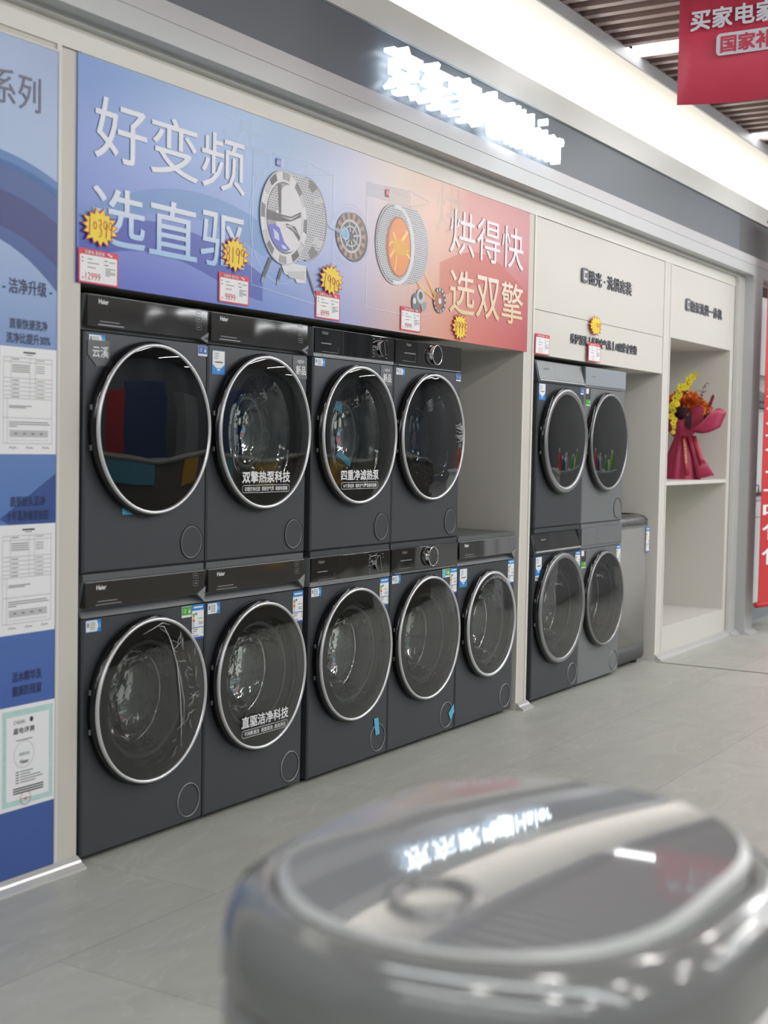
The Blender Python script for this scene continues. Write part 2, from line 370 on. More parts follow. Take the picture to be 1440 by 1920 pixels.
# facade carcass: header, dividers, bays
D = 0.80
b = MB()
b.box(-1.6, 6.5, 0.75, D, 0, 2.60, M['greige'])                                   # back of the bays
b.box(-1.6, 6.62, 0.0, 0.05, 2.487, 2.60, M['frame'])                             # header band
b.box(-1.6, -0.119, 0.006, 0.05, 0, 2.49, M['greige'])                            # behind the poster
b.box(-0.119, -0.100, 0.0, 0.75, 0, 2.487, M['frame'])                            # left post
b.box(-0.100, -0.016, 0.002, 0.75, 0, 2.483, M['greige'])
b.box(-0.016, 3.076, 0.0025, 0.75, 1.803, 2.487, M['greige'])                      # box behind the picture banner
b.box(3.076, 3.095, 0.0, 0.75, 0, 1.803, M['cream']); b.box(3.095, 3.178, 0.004, 0.75, 0, 2.487, M['greige']); b.box(3.178, 3.196, 0.0, 0.75, 0, 2.487, M['frame'])
b.box(3.20, 5.056, 0.003, 0.06, 2.0215, 2.484, M['cream']); b.box(3.20, 5.056, 0.003, 0.75, 1.795, 2.0185, M['cream']); b.box(3.196, 5.06, 0.006, 0.05, 1.80, 2.487, M['blackm'])
b.box(5.060, 5.078, 0.0, 0.75, 0, 2.487, M['frame']); b.box(5.078, 5.17, 0.003, 0.75, 0, 2.487, M['cream']); b.box(5.17, 5.188, 0.0, 0.75, 0, 2.487, M['cream'])
b.box(5.19, 6.42, 0.003, 0.75, 2.03, 2.484, M['cream'])                           # above the niche
b.box(5.186, 6.42, 0.003, 0.75, 0, 0.196, M['cream'])                             # niche plinth
b.box(6.42, 6.50, 0.003, 0.75, 0, 2.487, M['cream'])
struct(b.build('wall_back'))
struct(MB().box(5.19, 6.42, 0.004, 0.74, 1.098, 1.122, M['frame']).build('shelf_board'), 'cream shelf across the display niche').__setitem__('kind', 'structure')

# silver portal around the display wall
def lshape(zt, zin, xin, xout, r, x0):     # band on top with a leg on the right, rounded inner corner
    p = [(x0, zt), (x0, zin)]
    for k in range(9):
        a = PI/2-(PI/2)*k/8; p.append((xin-r+r*math.cos(a), zin-r+r*math.sin(a)))
    p += [(xin, 0), (xout, 0)]
    for k in range(9):
        a = PI-(PI/2)*k/8; p.append((xout+r+r*math.cos(a), zin-r+r*math.sin(a)))
    return p+[(10, zin), (10, zt)]
b = MB()
b.prism(lshape(2.639, 2.571, 6.615, 6.815, 0.06, -1.6), -0.10, -0.03, M['portal'])
b.prism(lshape(2.60, 2.556, 6.49, 6.815, 0.05, -1.6), -0.03, 0.0, M['portal3'])
b.sweep([(-0.101, 2.6395), (-0.101, 2.70), (0.0, 2.70), (0.0, 2.6395)], -1.6, 10, M['portal2'])
b.box(6.60, 6.815, 0.0, 0.75, 0, 2.60, M['portal3'])
struct(b.build('trim_2', bevel=0.004), 'silver portal frame with rounded corner around the display wall')
struct(MB().box(-1.6, 6.27, -0.086, 0.0, 2.70, 2.95, M['board']).box(6.2705, 10, -0.086, 0, 2.70, 2.95, M['board2']).build('trim_3'), 'slate grey sign board above the silver portal')
struct(MB().box(-1.6, 6.6, -0.102, 0.02, 2.952, 3.075, M['trim']).box(6.602, 10, -0.102, 0.02, 2.952, 3.075, M['trim']).build('trim_4'), 'light grey fascia strip above the sign board')
struct(MB().box(-1.6, 10, 0.40, 0.44, 2.5, 3.35, M['white']).box(-1.6, 10, 0.02, 0.4, 3.0, 3.05, M['white']).build('trim_5'), 'white recess of the cove light')

# baseboards (sloping silver profile)
def skirting(name, segs):
    bb = MB()
    for (xa, ya, xb, yb) in segs:
        dx, dy = xb-xa, yb-ya; l = math.hypot(dx, dy); nx, ny = dy/l, -dx/l
        pr = [(0.0, 0.0), (0.044, 0.0), (0.044, 0.006), (0.022, 0.017), (0.018, 0.024), (0.004, 0.034), (0, 0.034)]
        vs = [(px+nx*d, py+ny*d, z) for (px, py) in ((xa, ya), (xb, yb)) for d, z in pr]; n = len(pr)
        bb.add(vs, [tuple(range(n)), tuple(n+i for i in range(n))]+[(i, (i+1) % n, n+(i+1) % n, n+i) for i in range(n)], M['base'])
    return struct(bb.build(name))
skirting('baseboard_1', [(-1.6, 0.0, -0.016, 0.0)])
skirting('baseboard_2', [(3.08, 0.0, 3.20, 0.0)])
skirting('baseboard_3', [(5.062, 0.0, 6.49, 0.0)])
skirting('baseboard_4', [(6.62, -0.10, 6.812, -0.10), (6.49, -0.03, 6.615, -0.03)])
bb = MB().box(5.0, 5.012, -4, -0.03, 0.0002, 0.0022, mat('floor_joint', (92, 92, 84), 0.5)).build('trim_6'); struct(bb, 'dark joint strip in the floor beside the display niche')

# ------------------------------------------------------------------ printed pieces
def energy_label(x0, z1, wd, ht, y, parent, name='energy_label', rows=True):
    b = MB(); X = lambda u: x0+u*wd; Z = lambda v: z1-v*ht
    b.rect(X(0), X(1), Z(1), Z(0), y, M['pw']); k = y-0.0006
    b.rect(X(0), X(1), Z(0.17), Z(0), k, M['pb']); b.rect(X(0), X(1), Z(1), Z(0.94), k, M['pb2']); b.rect(X(0), X(1), Z(0.68), Z(0.655), k, M['pb2'])
    b.rect(X(0.12), X(0.88), Z(0.1), Z(0.055), k-0.0005, M['pw'])
    for i, m in enumerate(('pgr', 'pgr', 'py', 'por', 'prd')): b.rect(X(0.07), X(0.22), Z(0.25+0.05*(i+1)), Z(0.25+0.05*i), k, M[m])
    b.rect(X(0.5), X(0.9), Z(0.42), Z(0.4), k, M['pg']); b.ell(X(0.34), Z(0.27), wd*0.07, ht*0.035, k, M['pk'], 12)
    for v, u0, u1 in ((0.52, 0.55, 0.92), (0.57, 0.55, 0.92), (0.55, 0.07, 0.2), (0.61, 0.07, 0.2), (0.72, 0.07, 0.5), (0.78, 0.07, 0.42), (0.84, 0.07, 0.2), (0.9, 0.07, 0.55), (0.72, 0.85, 0.95), (0.78, 0.85, 0.95), (0.84, 0.85, 0.95)):
        b.rect(X(u0), X(u1), Z(v+0.012), Z(v-0.012), k, M['pg'])
    return b.build(name, parent, recalc=False)
def small_label(x0, z1, wd, ht, y, parent):
    b = MB(); X = lambda u: x0+u*wd; Z = lambda v: z1-v*ht; k = y-0.0006
    b.rect(X(0), X(1), Z(1), Z(0), y, M['pb']); b.poly([(X(0.02), Z(0.95)), (X(0.72), Z(0.95)), (X(0.82), Z(0.5)), (X(0.72), Z(0.05)), (X(0.02), Z(0.05))], k, M['pw'])
    b.rect(X(0.08), X(0.2), Z(0.6), Z(0.2), k-0.0004, M['pg'])
    for v in (0.22, 0.36, 0.5, 0.64, 0.78): b.rect(X(0.25), X(0.62), Z(v+0.03), Z(v-0.03), k-0.0004, M['pg'])
    b.rect(X(0.87), X(0.95), Z(0.7), Z(0.3), k, M['plb'])
    return b.build('product_label', parent, recalc=False)
def arrow_label(x0, z1, wd, ht, y, parent, tail=False):
    b = MB(); X = lambda u: x0+u*wd; Z = lambda v: z1-v*ht; k = y-0.0006
    b.rect(X(0), X(1), Z(1), Z(0), y, M['pb']); b.poly([(X(0.03), Z(0.02)), (X(0.97), Z(0.02)), (X(0.97), Z(0.58)), (X(0.68), Z(0.74)), (X(0.32), Z(0.74)), (X(0.03), Z(0.58))], k, M['pw'])
    for v, u0, u1, m in ((0.12, 0.15, 0.5, 'pk'), (0.2, 0.15, 0.5, 'pg'), (0.27, 0.15, 0.5, 'pg'), (0.34, 0.15, 0.45, 'pg'), (0.47, 0.2, 0.82, 'pk'), (0.5, 0.2, 0.82, 'pk')): b.rect(X(u0), X(u1), Z(v+0.012), Z(v-0.012), k-0.0004, M[m])
    b.rect(X(0.38), X(0.62), Z(0.84), Z(0.77), k-0.0004, M['pw']); b.rect(X(0.4), X(0.6), Z(0.93), Z(0.9), k-0.0004, M['plb'])
    if tail: b.rect(X(0), X(1), Z(1.26), Z(1.0), y, M['pw']); b.rect(X(0.1), X(0.9), Z(1.2), Z(1.08), k, M['pg'])
    return b.build('product_label', parent, recalc=False)
def square_label(x0, z1, wd, ht, y, parent, m='pb2', left=None):
    b = MB(); X = lambda u: x0+u*wd; Z = lambda v: z1-v*ht; k = y-0.0006
    b.rect(X(0), X(1), Z(1), Z(0), y, M['pw']); b.rect(X(0.03), X(0.97), Z(0.8), Z(0.03), k, M[m])
    if left: b.rect(X(0.0), X(0.36), Z(1), Z(0), k-0.0004, M[left])
    c = 0.3 if not left else 0.55
    b.annul(X(c), Z(0.42), wd*0.12, ht*0.17, wd*0.09, ht*0.13, k-0.0004, M['pw'], 16)
    b.ell(X(0.76), Z(0.5), wd*0.1, ht*0.14, k-0.0004, M['pw'], 12); b.poly([(X(0.69), Z(0.42)), (X(0.83), Z(0.42)), (X(0.76), Z(0.2))], k-0.0004, M['pw'])
    return b.build('approval_label', parent, recalc=False)
def new_tag(x0, z1, y, parent):            # grey tag: - NEW - / 新品
    b = MB(); pts = [(x0, z1), (x0+0.09, z1), (x0+0.09, z1-0.08), (x0+0.035, z1-0.08), (x0, z1-0.042)]
    b.poly(pts, y, M['panelgrey']); b.line(pts+[pts[0]], 0.0018, y-0.0006, M['pg'])
    b.text('- NEW -', x0+0.017, x0+0.083, z1-0.024, z1-0.011, y-0.0006, M['pw'], 0.01); b.text('新品', x0+0.019, x0+0.083, z1-0.067, z1-0.032, y-0.0006, M['pw'], 0.02)
    return b.build('new_product_tag', parent, recalc=False)
def door_words(big, small, x0, x1, z1, y, parent):
    b = MB(); b.text(big, x0, x1, z1-0.042, z1, y, M['pw'], 0.022)
    p = rr(x0+0.002, x1-0.004, z1-0.076, z1-0.050, 0.01); b.line(p+[p[0]], 0.0014, y, M['pw']); b.text(small, x0+0.016, x1-0.016, z1-0.071, z1-0.055, y, M['pw'], 0.012)
    return b.build('door_lettering', parent, recalc=False)
def tape_strip(pts, y, parent):
    b = MB(); b.prism(pts, y, y-0.0008, M['tape']); return b.build('blue_tape', parent)

# ------------------------------------------------------------------ front-loading machines
W = 0.593
def machine(kind, upper, loc, name, label, cat, group, bm='body', rings='ring', R=0.275, gl='glass', solid=False, wide=0.011, cap=True, door_x=0.297, brand=True, zp=None):
    """origin at the front left foot; front face in the plane y = 0, body behind it"""
    t = thing(name, label, cat, loc, 0, group)
    if upper: zb, zl, zp0, zp1, zd, zc = 0.003, 0.751, 0.766, 0.865, 0.455, 0.076
    else: zb, zl, zp0, zp1, zd, zc = 0.018, 0.767, 0.786, 0.882, 0.476, 0.092
    if kind == 'A' and not upper: zp0 = 0.800
    B = M[bm]; dx = door_x; rh = R-0.03; e = 0.006
    # cabinet with a round opening
    b = MB()
    outer = [(e, zb+e), (W-e, zb+e), (W-e, zl-0.002), (e, zl-0.002)]
    hole = [(dx+rh*math.cos(2*PI*k/64), zd+rh*math.sin(2*PI*k/64)) for k in range(64)]
    tr = tessellate_polygon([[Vector((p[0], p[1], 0)) for p in outer], [Vector((p[0], p[1], 0)) for p in hole]])
    b.add([(p[0], 0, p[1]) for p in outer+hole], [tuple(q) for q in tr], B)
    lo = [(0, zb), (W, zb), (W, zl-0.002), (0, zl-0.002)]
    vs = [(p[0], 0, p[1]) for p in outer]+[(p[0], e, p[1]) for p in lo]
    b.add(vs, [(i, (i+1) % 4, 4+(i+1) % 4, 4+i) for i in range(4)], B)
    vs = [(p[0], e, p[1]) for p in lo]+[(p[0], 0.58, p[1]) for p in lo]
    b.add(vs, [(i, (i+1) % 4, 4+(i+1) % 4, 4+i) for i in range(4)]+[(4, 5, 6, 7)], B)
    b.lathe([(rh, 0), (rh, 0.055)], dx, zd, M['blackm'])
    if upper: b.box(0.01, W-0.01, 0.01, 0.57, 0.0, zb, M['blackm'])
    # head of the cabinet
    if kind in 'A': b.sweep([(0.003, zl+0.0015), (0.020, zp0-0.009), (0.022, zp0+0.004), (0.004, zp1), (0.58, zp1), (0.58, zl+0.0015)], 0, W, M['lip'])
    elif kind == 'D': b.sweep([(0.0, zl+0.0015), (0.0, zp0+0.002), (0.022, zp1), (0.58, zp1), (0.58, zl+0.0015)], 0, W, B)
    else: b.sweep([(0.0, zl+0.0015), (0.0, zp0), (0.004, zp0), (0.004, zp1), (0.58, zp1), (0.58, zl+0.0015)], 0, W, M['lip2'] if kind == 'B' else B)
    if not upper:
        b.box(0.004, W-0.004, 0.003, 0.58, zp1+0.001, 0.905, M['lip'] if kind in 'A' else B)
    ob = b.build('cabinet', t)
    if not upper:
        for fx in (0.06, W-0.06):
            for fy in (0.06, 0.5): MB().latz([(0.02, 0), (0.022, 0.012), (0.012, 0.02)], fx, fy, M['blackm'], 12).build('foot', t)
    # control panel
    b = MB()
    if kind == 'A':
        b.sweep([(-0.004, zp0), (-0.002, zp1-0.003), (0.0235, zp1-0.003), (0.0235, zp0)], 0.010, W-0.004, M['panel'])
        b.box(0.010, W-0.004, -0.0045, 0.02, zp1-0.0035, zp1-0.001, M['lip2'])
        pan = b.build('control_panel', t, bevel=0.001)
        q = MB(); q.add([(W-0.046, -0.0065, zp0+0.002), (W-0.001, -0.0055, zp0+0.024), (W-0.001, -0.0005, zl+0.004), (W-0.046, 0.02, zp0+0.002), (W-0.001, 0.02, zp0+0.024), (W-0.001, 0.02, zl+0.004)],
                        [(0, 1, 2), (3, 5, 4), (0, 3, 4, 1), (1, 4, 5, 2), (2, 5, 3, 0)], M['lip2']); q.build('panel_corner', t)
        MB().box(0.052, 0.168, -0.0065, -0.002, zp0+0.006, zp0+0.0085, M['ringd']).build('drawer_handle', pan)
        yb = lambda z: -0.004+0.002*(z-zp0)/(zp1-0.003-zp0)-0.0010
        q = MB()
        for j in range(3 if upper else 2):
            q = MB(); z = zp0+0.030+j*0.026; p = rr(0.527, 0.554, z, z+0.017, 0.003, 3); q.line(p+[p[0]], 0.0012, yb(z+0.01), M['pg']); q.rect(0.534, 0.547, z+0.007, z+0.010, yb(z+0.01), M['pg'])
            q.build('touch_button', pan, recalc=False)
        MB().rect(0.06, 0.15, zp0+0.016, zp0+0.019, yb(zp0+0.017), M['pg']).build('panel_marking', pan, recalc=False)
        zt = zp1-0.022; pb = MB(); pb.text('Haier', 0.056, 0.100, zt-0.006, zt+0.009, yb(zt)-0.0006, M['pw'], 0.03); pb.build('brand_lettering', pan, recalc=False)
    elif kind in 'BC':
        b.box(0.004, W-0.004, -0.0035, 0.0035, zp0 if kind == 'B' else zp0-0.006, zp1-0.002, M['panel_b'])
        pan = b.build('control_panel', t, bevel=0.0015); y = -0.0045
        kx, kr = (0.477, 0.034) if kind == 'B' else (0.328, 0.043)
        kz = (zp0+zp1)/2-(0.002 if kind == 'B' else 0)
        kb = MB(); kb.lathe([(kr, -0.0035), (kr, -0.010), (kr*0.96, -0.012), (kr*0.96, -0.020), (kr*0.9, -0.024)], kx, kz, M['chrome'], 40); kb.lathe([(kr*0.9, -0.024), (0.001, -0.024)], kx, kz, M['panel_b'], 40)
        if kind == 'B': kb.add([(kx-0.006, -0.026, kz+kr*0.8), (kx, -0.026, kz+kr*0.8), (kx+0.010, -0.026, kz-kr*0.8), (kx+0.004, -0.026, kz-kr*0.8)], [(0, 1, 2, 3)], M['chrome'])
        else: kb.lathe([(kr*0.99, -0.021), (kr*1.03, -0.023), (kr*0.97, -0.026), (kr*0.92, -0.023)], kx, kz, M['chrome'], 40, closed=True)
        kb.build('dial_knob', pan)
        q = MB()
        if kind == 'B':
            for s_ in (-1, 1):
                for j in range(6):
                    z = kz-0.038+j*0.0145; xx = kx+s_*(0.050 if abs(j-2.5) > 1 else 0.052); q.rect(xx-0.007, xx+0.007, z, z+0.003, y, M['pg'])
            q.rect(kx-0.006, kx+0.006, kz+0.039, kz+0.0415, y, M['pg'])
        q.rect(0.045, 0.115, kz-0.010, kz-0.006, y, M['pg']) if kind == 'B' else q.rect(0.075, 0.17, kz-0.008, kz-0.004, y, M['pg'])
        a, c = (0.05, 0.165) if kind == 'B' else (0.06, 0.17)
        q.line([(a, kz-0.040), (c, kz-0.040), (c, kz-0.018)], 0.0016, y, M['pg'])
        q.rect(0.198, 0.1995, zp0, zp1-0.002, y, M['pk'])
        q.build('panel_marking', pan, recalc=False)
        hx = 0.050 if kind == 'B' else 0.089
        pb = MB(); pb.text('Haier', hx, hx+0.045, zp1-0.026, zp1-0.012, y, M['pg'], 0.02); pb.build('brand_lettering', pan, recalc=False)
        if kind == 'C': MB().box(0.03, W-0.02, -0.004, 0.0, zp0-0.0125, zp0-0.0085, M['lip2']).build('trim_strip', t)
        else: MB().box(0.06, W-0.01, -0.0025, 0.001, zp0-0.009, zp0-0.005, M['ringd']).build('trim_strip', t)
    elif kind == 'D':
        b.sweep([(-0.003, zp0+0.004), (0.019, zp1-0.003), (0.03, zp1-0.003), (0.03, zp0+0.004)], 0.012, W-0.006, M['panel_d' if upper else 'panel_b'])
        pan = b.build('control_panel', t, bevel=0.0015)
        MB().box(0.012, W-0.004, -0.008, 0.002, zp0-0.005, zp0+0.003, M['ring']).build('trim_strip', t)
        q = MB(); q.add([(0.214, -0.0035, zp0+0.006), (0.216, -0.0035, zp0+0.006), (0.216, 0.0175, zp1-0.005), (0.214, 0.0175, zp1-0.005)], [(0, 1, 2, 3)], M['pk'])
        q.rect(0.09, 0.15, zp0+0.055, zp0+0.061, 0.0065, M['pg']); q.build('panel_marking', pan, recalc=False)
    else:
        b.box(0.003, W-0.003, -0.004, 0.0035, zp0-0.002, zp1-0.002, M['panel_e'] if upper else M['body2'])
        pan = b.build('control_panel', t, bevel=0.0015)
        q = MB(); q.rect(0.214, 0.2155, zp0, zp1-0.003, -0.0046, M['pk']) if not upper else None
        q.rect(0.085, 0.135, zp0+0.045, zp0+0.051, -0.0046, M['pg']); q.build('panel_marking', pan, recalc=False)
    # door: black bezel, bright ring, glass, bowl
    b = MB(); ro = R+0.008
    b.lathe([(rh-0.01, 0.004), (ro-0.004, 0.001), (ro, -0.004), (ro, -0.020), (ro-0.006, -0.030), (R-0.014, -0.032), (R-0.03, -0.026), (rh-0.01, -0.018)], dx, zd, M['black'], 96)
    for s_ in (-1, 1): b.box(dx-ro-0.0015, dx-ro+0.004, -0.017, -0.011, zd+s_*0.062-0.008, zd+s_*0.062+0.008, M['ringd'])
    door = b.build('door', t)
    ry = -0.036; rw = wide
    b = MB(); b.lathe([(R, ry+0.010), (R, ry), (R-0.003, ry-0.004), (R-rw+0.002, ry-0.003), (R-rw, ry+0.003)], dx, zd, M[rings], 96); b.build('door_ring', door)
    b = MB()
    ri = R-rw-0.001; gy = ry+0.001
    if solid: b.lathe([(ri, gy), (ri*0.8, gy-0.004), (ri*0.4, gy-0.0065), (0.0005, gy-0.007)], dx, zd, M['mirror'], 72)
    else:
        b.lathe([(ri, gy), (ri*0.8, gy-0.004), (ri*0.4, gy-0.0065), (0.0005, gy-0.007)], dx, zd, M[gl], 72)
        b.lathe([(ri, gy+0.003), (rh-0.022, gy+0.002)], dx, zd, M['blackm'], 72)
    b.build('door_glass', door)
    if not solid:
        b = MB()
        if upper:                           # dryer: clear inner bowl with a flattened foot
            n = 72; lv = []
            for r, y in ((0.215, -0.012), (0.19, 0.0), (0.155, 0.03), (0.135, 0.075), (0.12, 0.09), (0.0005, 0.095)):
                lv.append((r, y))
            b.lathe(lv, dx, zd-0.01, M['bowl'], n, sx=0.80)
            p = []
            for k in range(49):
                a = PI+PI*k/48; cx_, cz_ = math.cos(a), math.sin(a)
                q_ = 3.2; rr_ = (abs(cx_)**q_+abs(cz_)**q_)**(-1/q_)
                p.append((dx+0.165*rr_*cx_, -0.008-0.0*k, zd-0.06+0.105*rr_*cz_))
            b.tube(p, 0.0045, M['chrome'], 6)
            b.lathe([(0.118, 0.05), (0.113, 0.045), (0.108, 0.05)], dx-0.01, zd+0.0, M['gasket'], 48, sx=0.8, sz=1.1)
        else:
            b.lathe([(0.20, -0.015), (0.19, 0.0), (0.175, 0.03), (0.16, 0.08), (0.13, 0.115), (0.07, 0.13), (0.0005, 0.133)], dx, zd, M['bowl'], 72)
            b.lathe([(0.192, 0.004), (0.186, 0.0), (0.18, 0.006)], dx, zd, M['gasket'], 64)
            b.lathe([(0.163, 0.078), (0.158, 0.075), (0.155, 0.08)], dx, zd, M['chrome'], 64)
        b.build('door_bowl', door)
        b = MB()
        b.lathe([(rh+0.001, 0.05), (0.21, 0.085), (0.215, 0.11)], dx, zd, M['gasket'], 64)
        b.lathe([(0.215, 0.11), (0.24, 0.13), (0.24, 0.42)], dx, zd, M['drum'], 64)
        b.lathe([(0.24, 0.42), (0.20, 0.415), (0.10, 0.435), (0.0005, 0.43)], dx, zd, M['drumback'], 48)
        for j in range(3):
            a = j*2*PI/3+0.5
            pts = [(dx+0.205*math.cos(a), 0.14, zd+0.205*math.sin(a)), (dx+0.195*math.cos(a+0.05), 0.28, zd+0.195*math.sin(a+0.05)), (dx+0.21*math.cos(a+0.1), 0.41, zd+0.21*math.sin(a+0.1))]
            b.tube(pts, [0.02, 0.034, 0.026], M['drum'], 8)
        b.build('drum', t)
    if cap:
        cxp = 0.519; rc = 0.056
        b = MB(); b.lathe([(0.0005, -0.0006), (rc-0.004, -0.0006)], cxp, zc+0.001 if not upper else zc, B, 48)
        zq = zc+0.001 if not upper else zc
        b.lathe([(rc-0.001, 0.0005), (rc-0.0005, -0.0030), (rc+0.0025, -0.0030), (rc+0.003, 0.0005)], cxp, zq, M['blackm'] if upper else M['lip2'], 48)
        b.lathe([(rc-0.0045, 0.0005), (rc-0.004, -0.0020), (rc-0.0022, -0.0020), (rc-0.0015, 0.0005)], cxp, zq, M['lip2'] if upper else M['blackm'], 48)  # upper caps: the groove's edge highlight is put in as a pale ring
        b.build('filter_cap', t)
    return t, door, pan
GU = 'stacked dryers on the top row'; GL = 'washing machines on the floor row'
ZU = 0.905
X1, X2, X3, X4, X5, X6, X7 = 0.002, 0.602, 1.236, 1.834, 2.434, 3.254, 3.853
YL = -0.0012
# far left stack
t, d, p = machine('A', True, (X1, 0, ZU), 'tumble_dryer', 'dark grey dryer with opaque black mirror door, far left of the top row', 'dryer', GU, solid=True)
small_label(0.016, 0.742, 0.073, 0.036, YL, t); square_label(0.541, 0.743, 0.050, 0.034, YL, t)
b = MB(); pts = [(0.013, 0.724), (0.107, 0.724), (0.107, 0.648), (0.050, 0.647), (0.013, 0.680)]
b.prism(pts, -0.0012, -0.0024, M['panelgrey']); b.line(pts+[pts[0]], 0.0018, -0.003, M['pg']); b.text('云溪', 0.031, 0.103, 0.672, 0.707, -0.003, M['pw'], 0.01); b.build('series_tag', t, recalc=False)
tape_strip([(0.172, 0.215), (0.215, 0.196), (0.222, 0.180), (0.175, 0.181)], -0.001, t)
t, d, p = machine('A', False, (X1, 0, 0), 'washing_machine', 'dark grey washing machine whose door wears creased clear film, far left on the floor', 'washing machine', GL, gl='glassd', R=0.270)
small_label(0.013, 0.762, 0.068, 0.038, YL, t); square_label(0.471, 0.763, 0.052, 0.038, YL, t, 'pgr'); energy_label(0.526, 0.764, 0.063, 0.118, YL, t)
b = MB()                                    # wrinkled protective film on the door
rnd = random.Random(3)
def crease(pts, r):
    for i in range(len(pts)-1):
        pass
    b.tube([(q[0], -0.0445-0.0015*math.sin(i*2.1), q[1]) for i, q in enumerate(pts)], [r*(0.35 if i in (0, len(pts)-1) else 1) for i in range(len(pts))], M['crease'], 5)
cx, cz = 0.297, 0.476
crease([(0.30, 0.720), (0.33, 0.715), (0.37, 0.66), (0.40, 0.58), (0.415, 0.48), (0.425, 0.40), (0.425, 0.30)], 0.0016)
crease([(0.31, 0.712), (0.35, 0.69), (0.39, 0.61), (0.415, 0.54), (0.435, 0.46), (0.44, 0.37)], 0.0011)
crease([(0.23, 0.70), (0.28, 0.715), (0.325, 0.728), (0.36, 0.718)], 0.0014)
for k in range(34):
    a = rnd.uniform(-1.15, 1.45); r0 = rnd.uniform(0.165, 0.245); l = rnd.uniform(0.015, 0.06); th = rnd.uniform(0, PI)
    x0, z0 = cx+r0*math.cos(a)*0.98, cz+r0*math.sin(a)
    pts = [(x0+l*(j-1.5)/3*math.cos(th)+rnd.uniform(-.004, .004), z0+l*(j-1.5)/3*math.sin(th)+rnd.uniform(-.004, .004)) for j in range(4)]
    if all(math.hypot(q[0]-cx, q[1]-cz) < 0.252 for q in pts): crease(pts, rnd.uniform(0.0005, 0.0011))
b.build('protective_film', d)
# second stack
t, d, p = machine('A', True, (X2, 0, ZU), 'tumble_dryer', 'dark grey dryer with 双擎热泵科技 lettered on its glass door', 'dryer', GU)
arrow_label(0.018, 0.733, 0.070, 0.082, YL, t); new_tag(0.498, 0.742, YL, t); door_words('双擎热泵科技', '四重空净过滤  清新空气洗  健康除菌螨', 0.137, 0.425, 0.316, -0.047, d)
t, d, p = machine('A', False, (X2, 0, 0), 'washing_machine', 'dark grey washing machine with 直驱洁净科技 lettered on its glass door', 'washing machine', GL, R=0.268)
small_label(0.009, 0.762, 0.069, 0.039, YL, t); energy_label(0.521, 0.760, 0.066, 0.119, YL, t); door_words('直驱洁净科技', '不间断速洗  摇篮柔洗  高洗净比', 0.153, 0.437, 0.344, -0.047, d)
# third stack
t, d, p = machine('B', True, (X3, 0, ZU), 'tumble_dryer', 'dark grey dryer with 四重净滤热泵 lettered on its glass door', 'dryer', GU)
small_label(0.007, 0.747, 0.071, 0.031, YL, t); new_tag(0.491, 0.745, YL, t); door_words('四重净滤热泵', '56℃黄金烘  清新空气洗  健康除菌螨', 0.136, 0.414, 0.317, -0.047, d)
MB().prism([(0.17, 0.60), (0.235, 0.575), (0.235, 0.535), (0.185, 0.56)], 0.02, 0.021, M['tape']).prism([(0.20, 0.375), (0.30, 0.325), (0.31, 0.350), (0.22, 0.395)], 0.02, 0.021, M['tape']).build('blue_tape', d)
t, d, p = machine('B', False, (X3, 0, 0), 'washing_machine', 'dark grey washing machine with dial at right and upright blue tape by its filter cap', 'washing machine', GL, R=0.268)
small_label(0.007, 0.764, 0.071, 0.036, YL, t); energy_label(0.515, 0.764, 0.070, 0.117, YL, t); tape_strip([(0.484, 0.178), (0.517, 0.178), (0.530, 0.107), (0.499, 0.105)], -0.003, t)
# fourth stack
t, d, p = machine('C', True, (X4, 0, ZU), 'tumble_dryer', 'dark grey dryer with bluish filmed door and central dial, right end of the four stacks', 'dryer', GU, gl='glassb')
small_label(0.014, 0.743, 0.072, 0.029, YL, t); square_label(0.545, 0.744, 0.046, 0.031, YL, t)
b = MB(); rnd = random.Random(5)
for k in range(22):                         # bunched film at the right edge of the door
    z0 = 0.47+rnd.uniform(-0.03, 0.05); x0 = 0.545; l = rnd.uniform(0.03, 0.085)
    b.tube([(x0, -0.044, z0*0.6+0.48*0.4), (x0-l*0.5, -0.047, z0+rnd.uniform(-.006, .006)), (x0-l, -0.045, z0+rnd.uniform(-.012, .012))], [0.0012, 0.0011, 0.0003], M['crease'], 5)
for k in range(7):
    b.tube([(0.20+k*0.004, -0.045, 0.60-k*0.006), (0.235+k*0.003, -0.0455, 0.615-k*0.007), (0.26, -0.045, 0.622-k*0.008)], [0.0003, 0.0009, 0.0003], M['crease'], 5)
b.build('protective_film', d)
t, d, p = machine('C', False, (X4, 0, 0), 'washing_machine', 'dark grey washing machine with central dial and slanted blue tape by its filter cap', 'washing machine', GL, R=0.272, gl='glassd')
small_label(0.013, 0.768, 0.071, 0.036, YL, t); square_label(0.452, 0.766, 0.074, 0.039, YL, t, 'pgr', 'plb'); energy_label(0.529, 0.765, 0.063, 0.117, YL, t)
tape_strip([(0.584, 0.134), (0.590, 0.097), (0.556, 0.064), (0.536, 0.097)], -0.003, t)
# single washer under the empty space
t, d, p = machine('A', False, (X5, 0, 0), 'washing_machine', 'dark grey washing machine with nothing stacked above it, beside the cream divider', 'washing machine', GL, R=0.252, wide=0.014)
arrow_label(0.018, 0.755, 0.074, 0.086, YL, t); energy_label(0.521, 0.765, 0.067, 0.117, YL, t)
b = MB(); rnd = random.Random(9)
for k in range(26):
    a = 0.7+k*0.06+rnd.uniform(-.02, .02); r0 = 0.232
    b.tube([(0.297+r0*math.cos(a), -0.0425, 0.476+r0*math.sin(a)), (0.297+(r0-.012)*math.cos(a+.04), -0.0445, 0.476+(r0-.012)*math.sin(a+.04)), (0.297+(r0+.002)*math.cos(a+.07), -0.0425, 0.476+(r0+.002)*math.sin(a+.07))], [0.0004, 0.0014, 0.0004], M['crease'], 5)
b.build('protective_film', d)
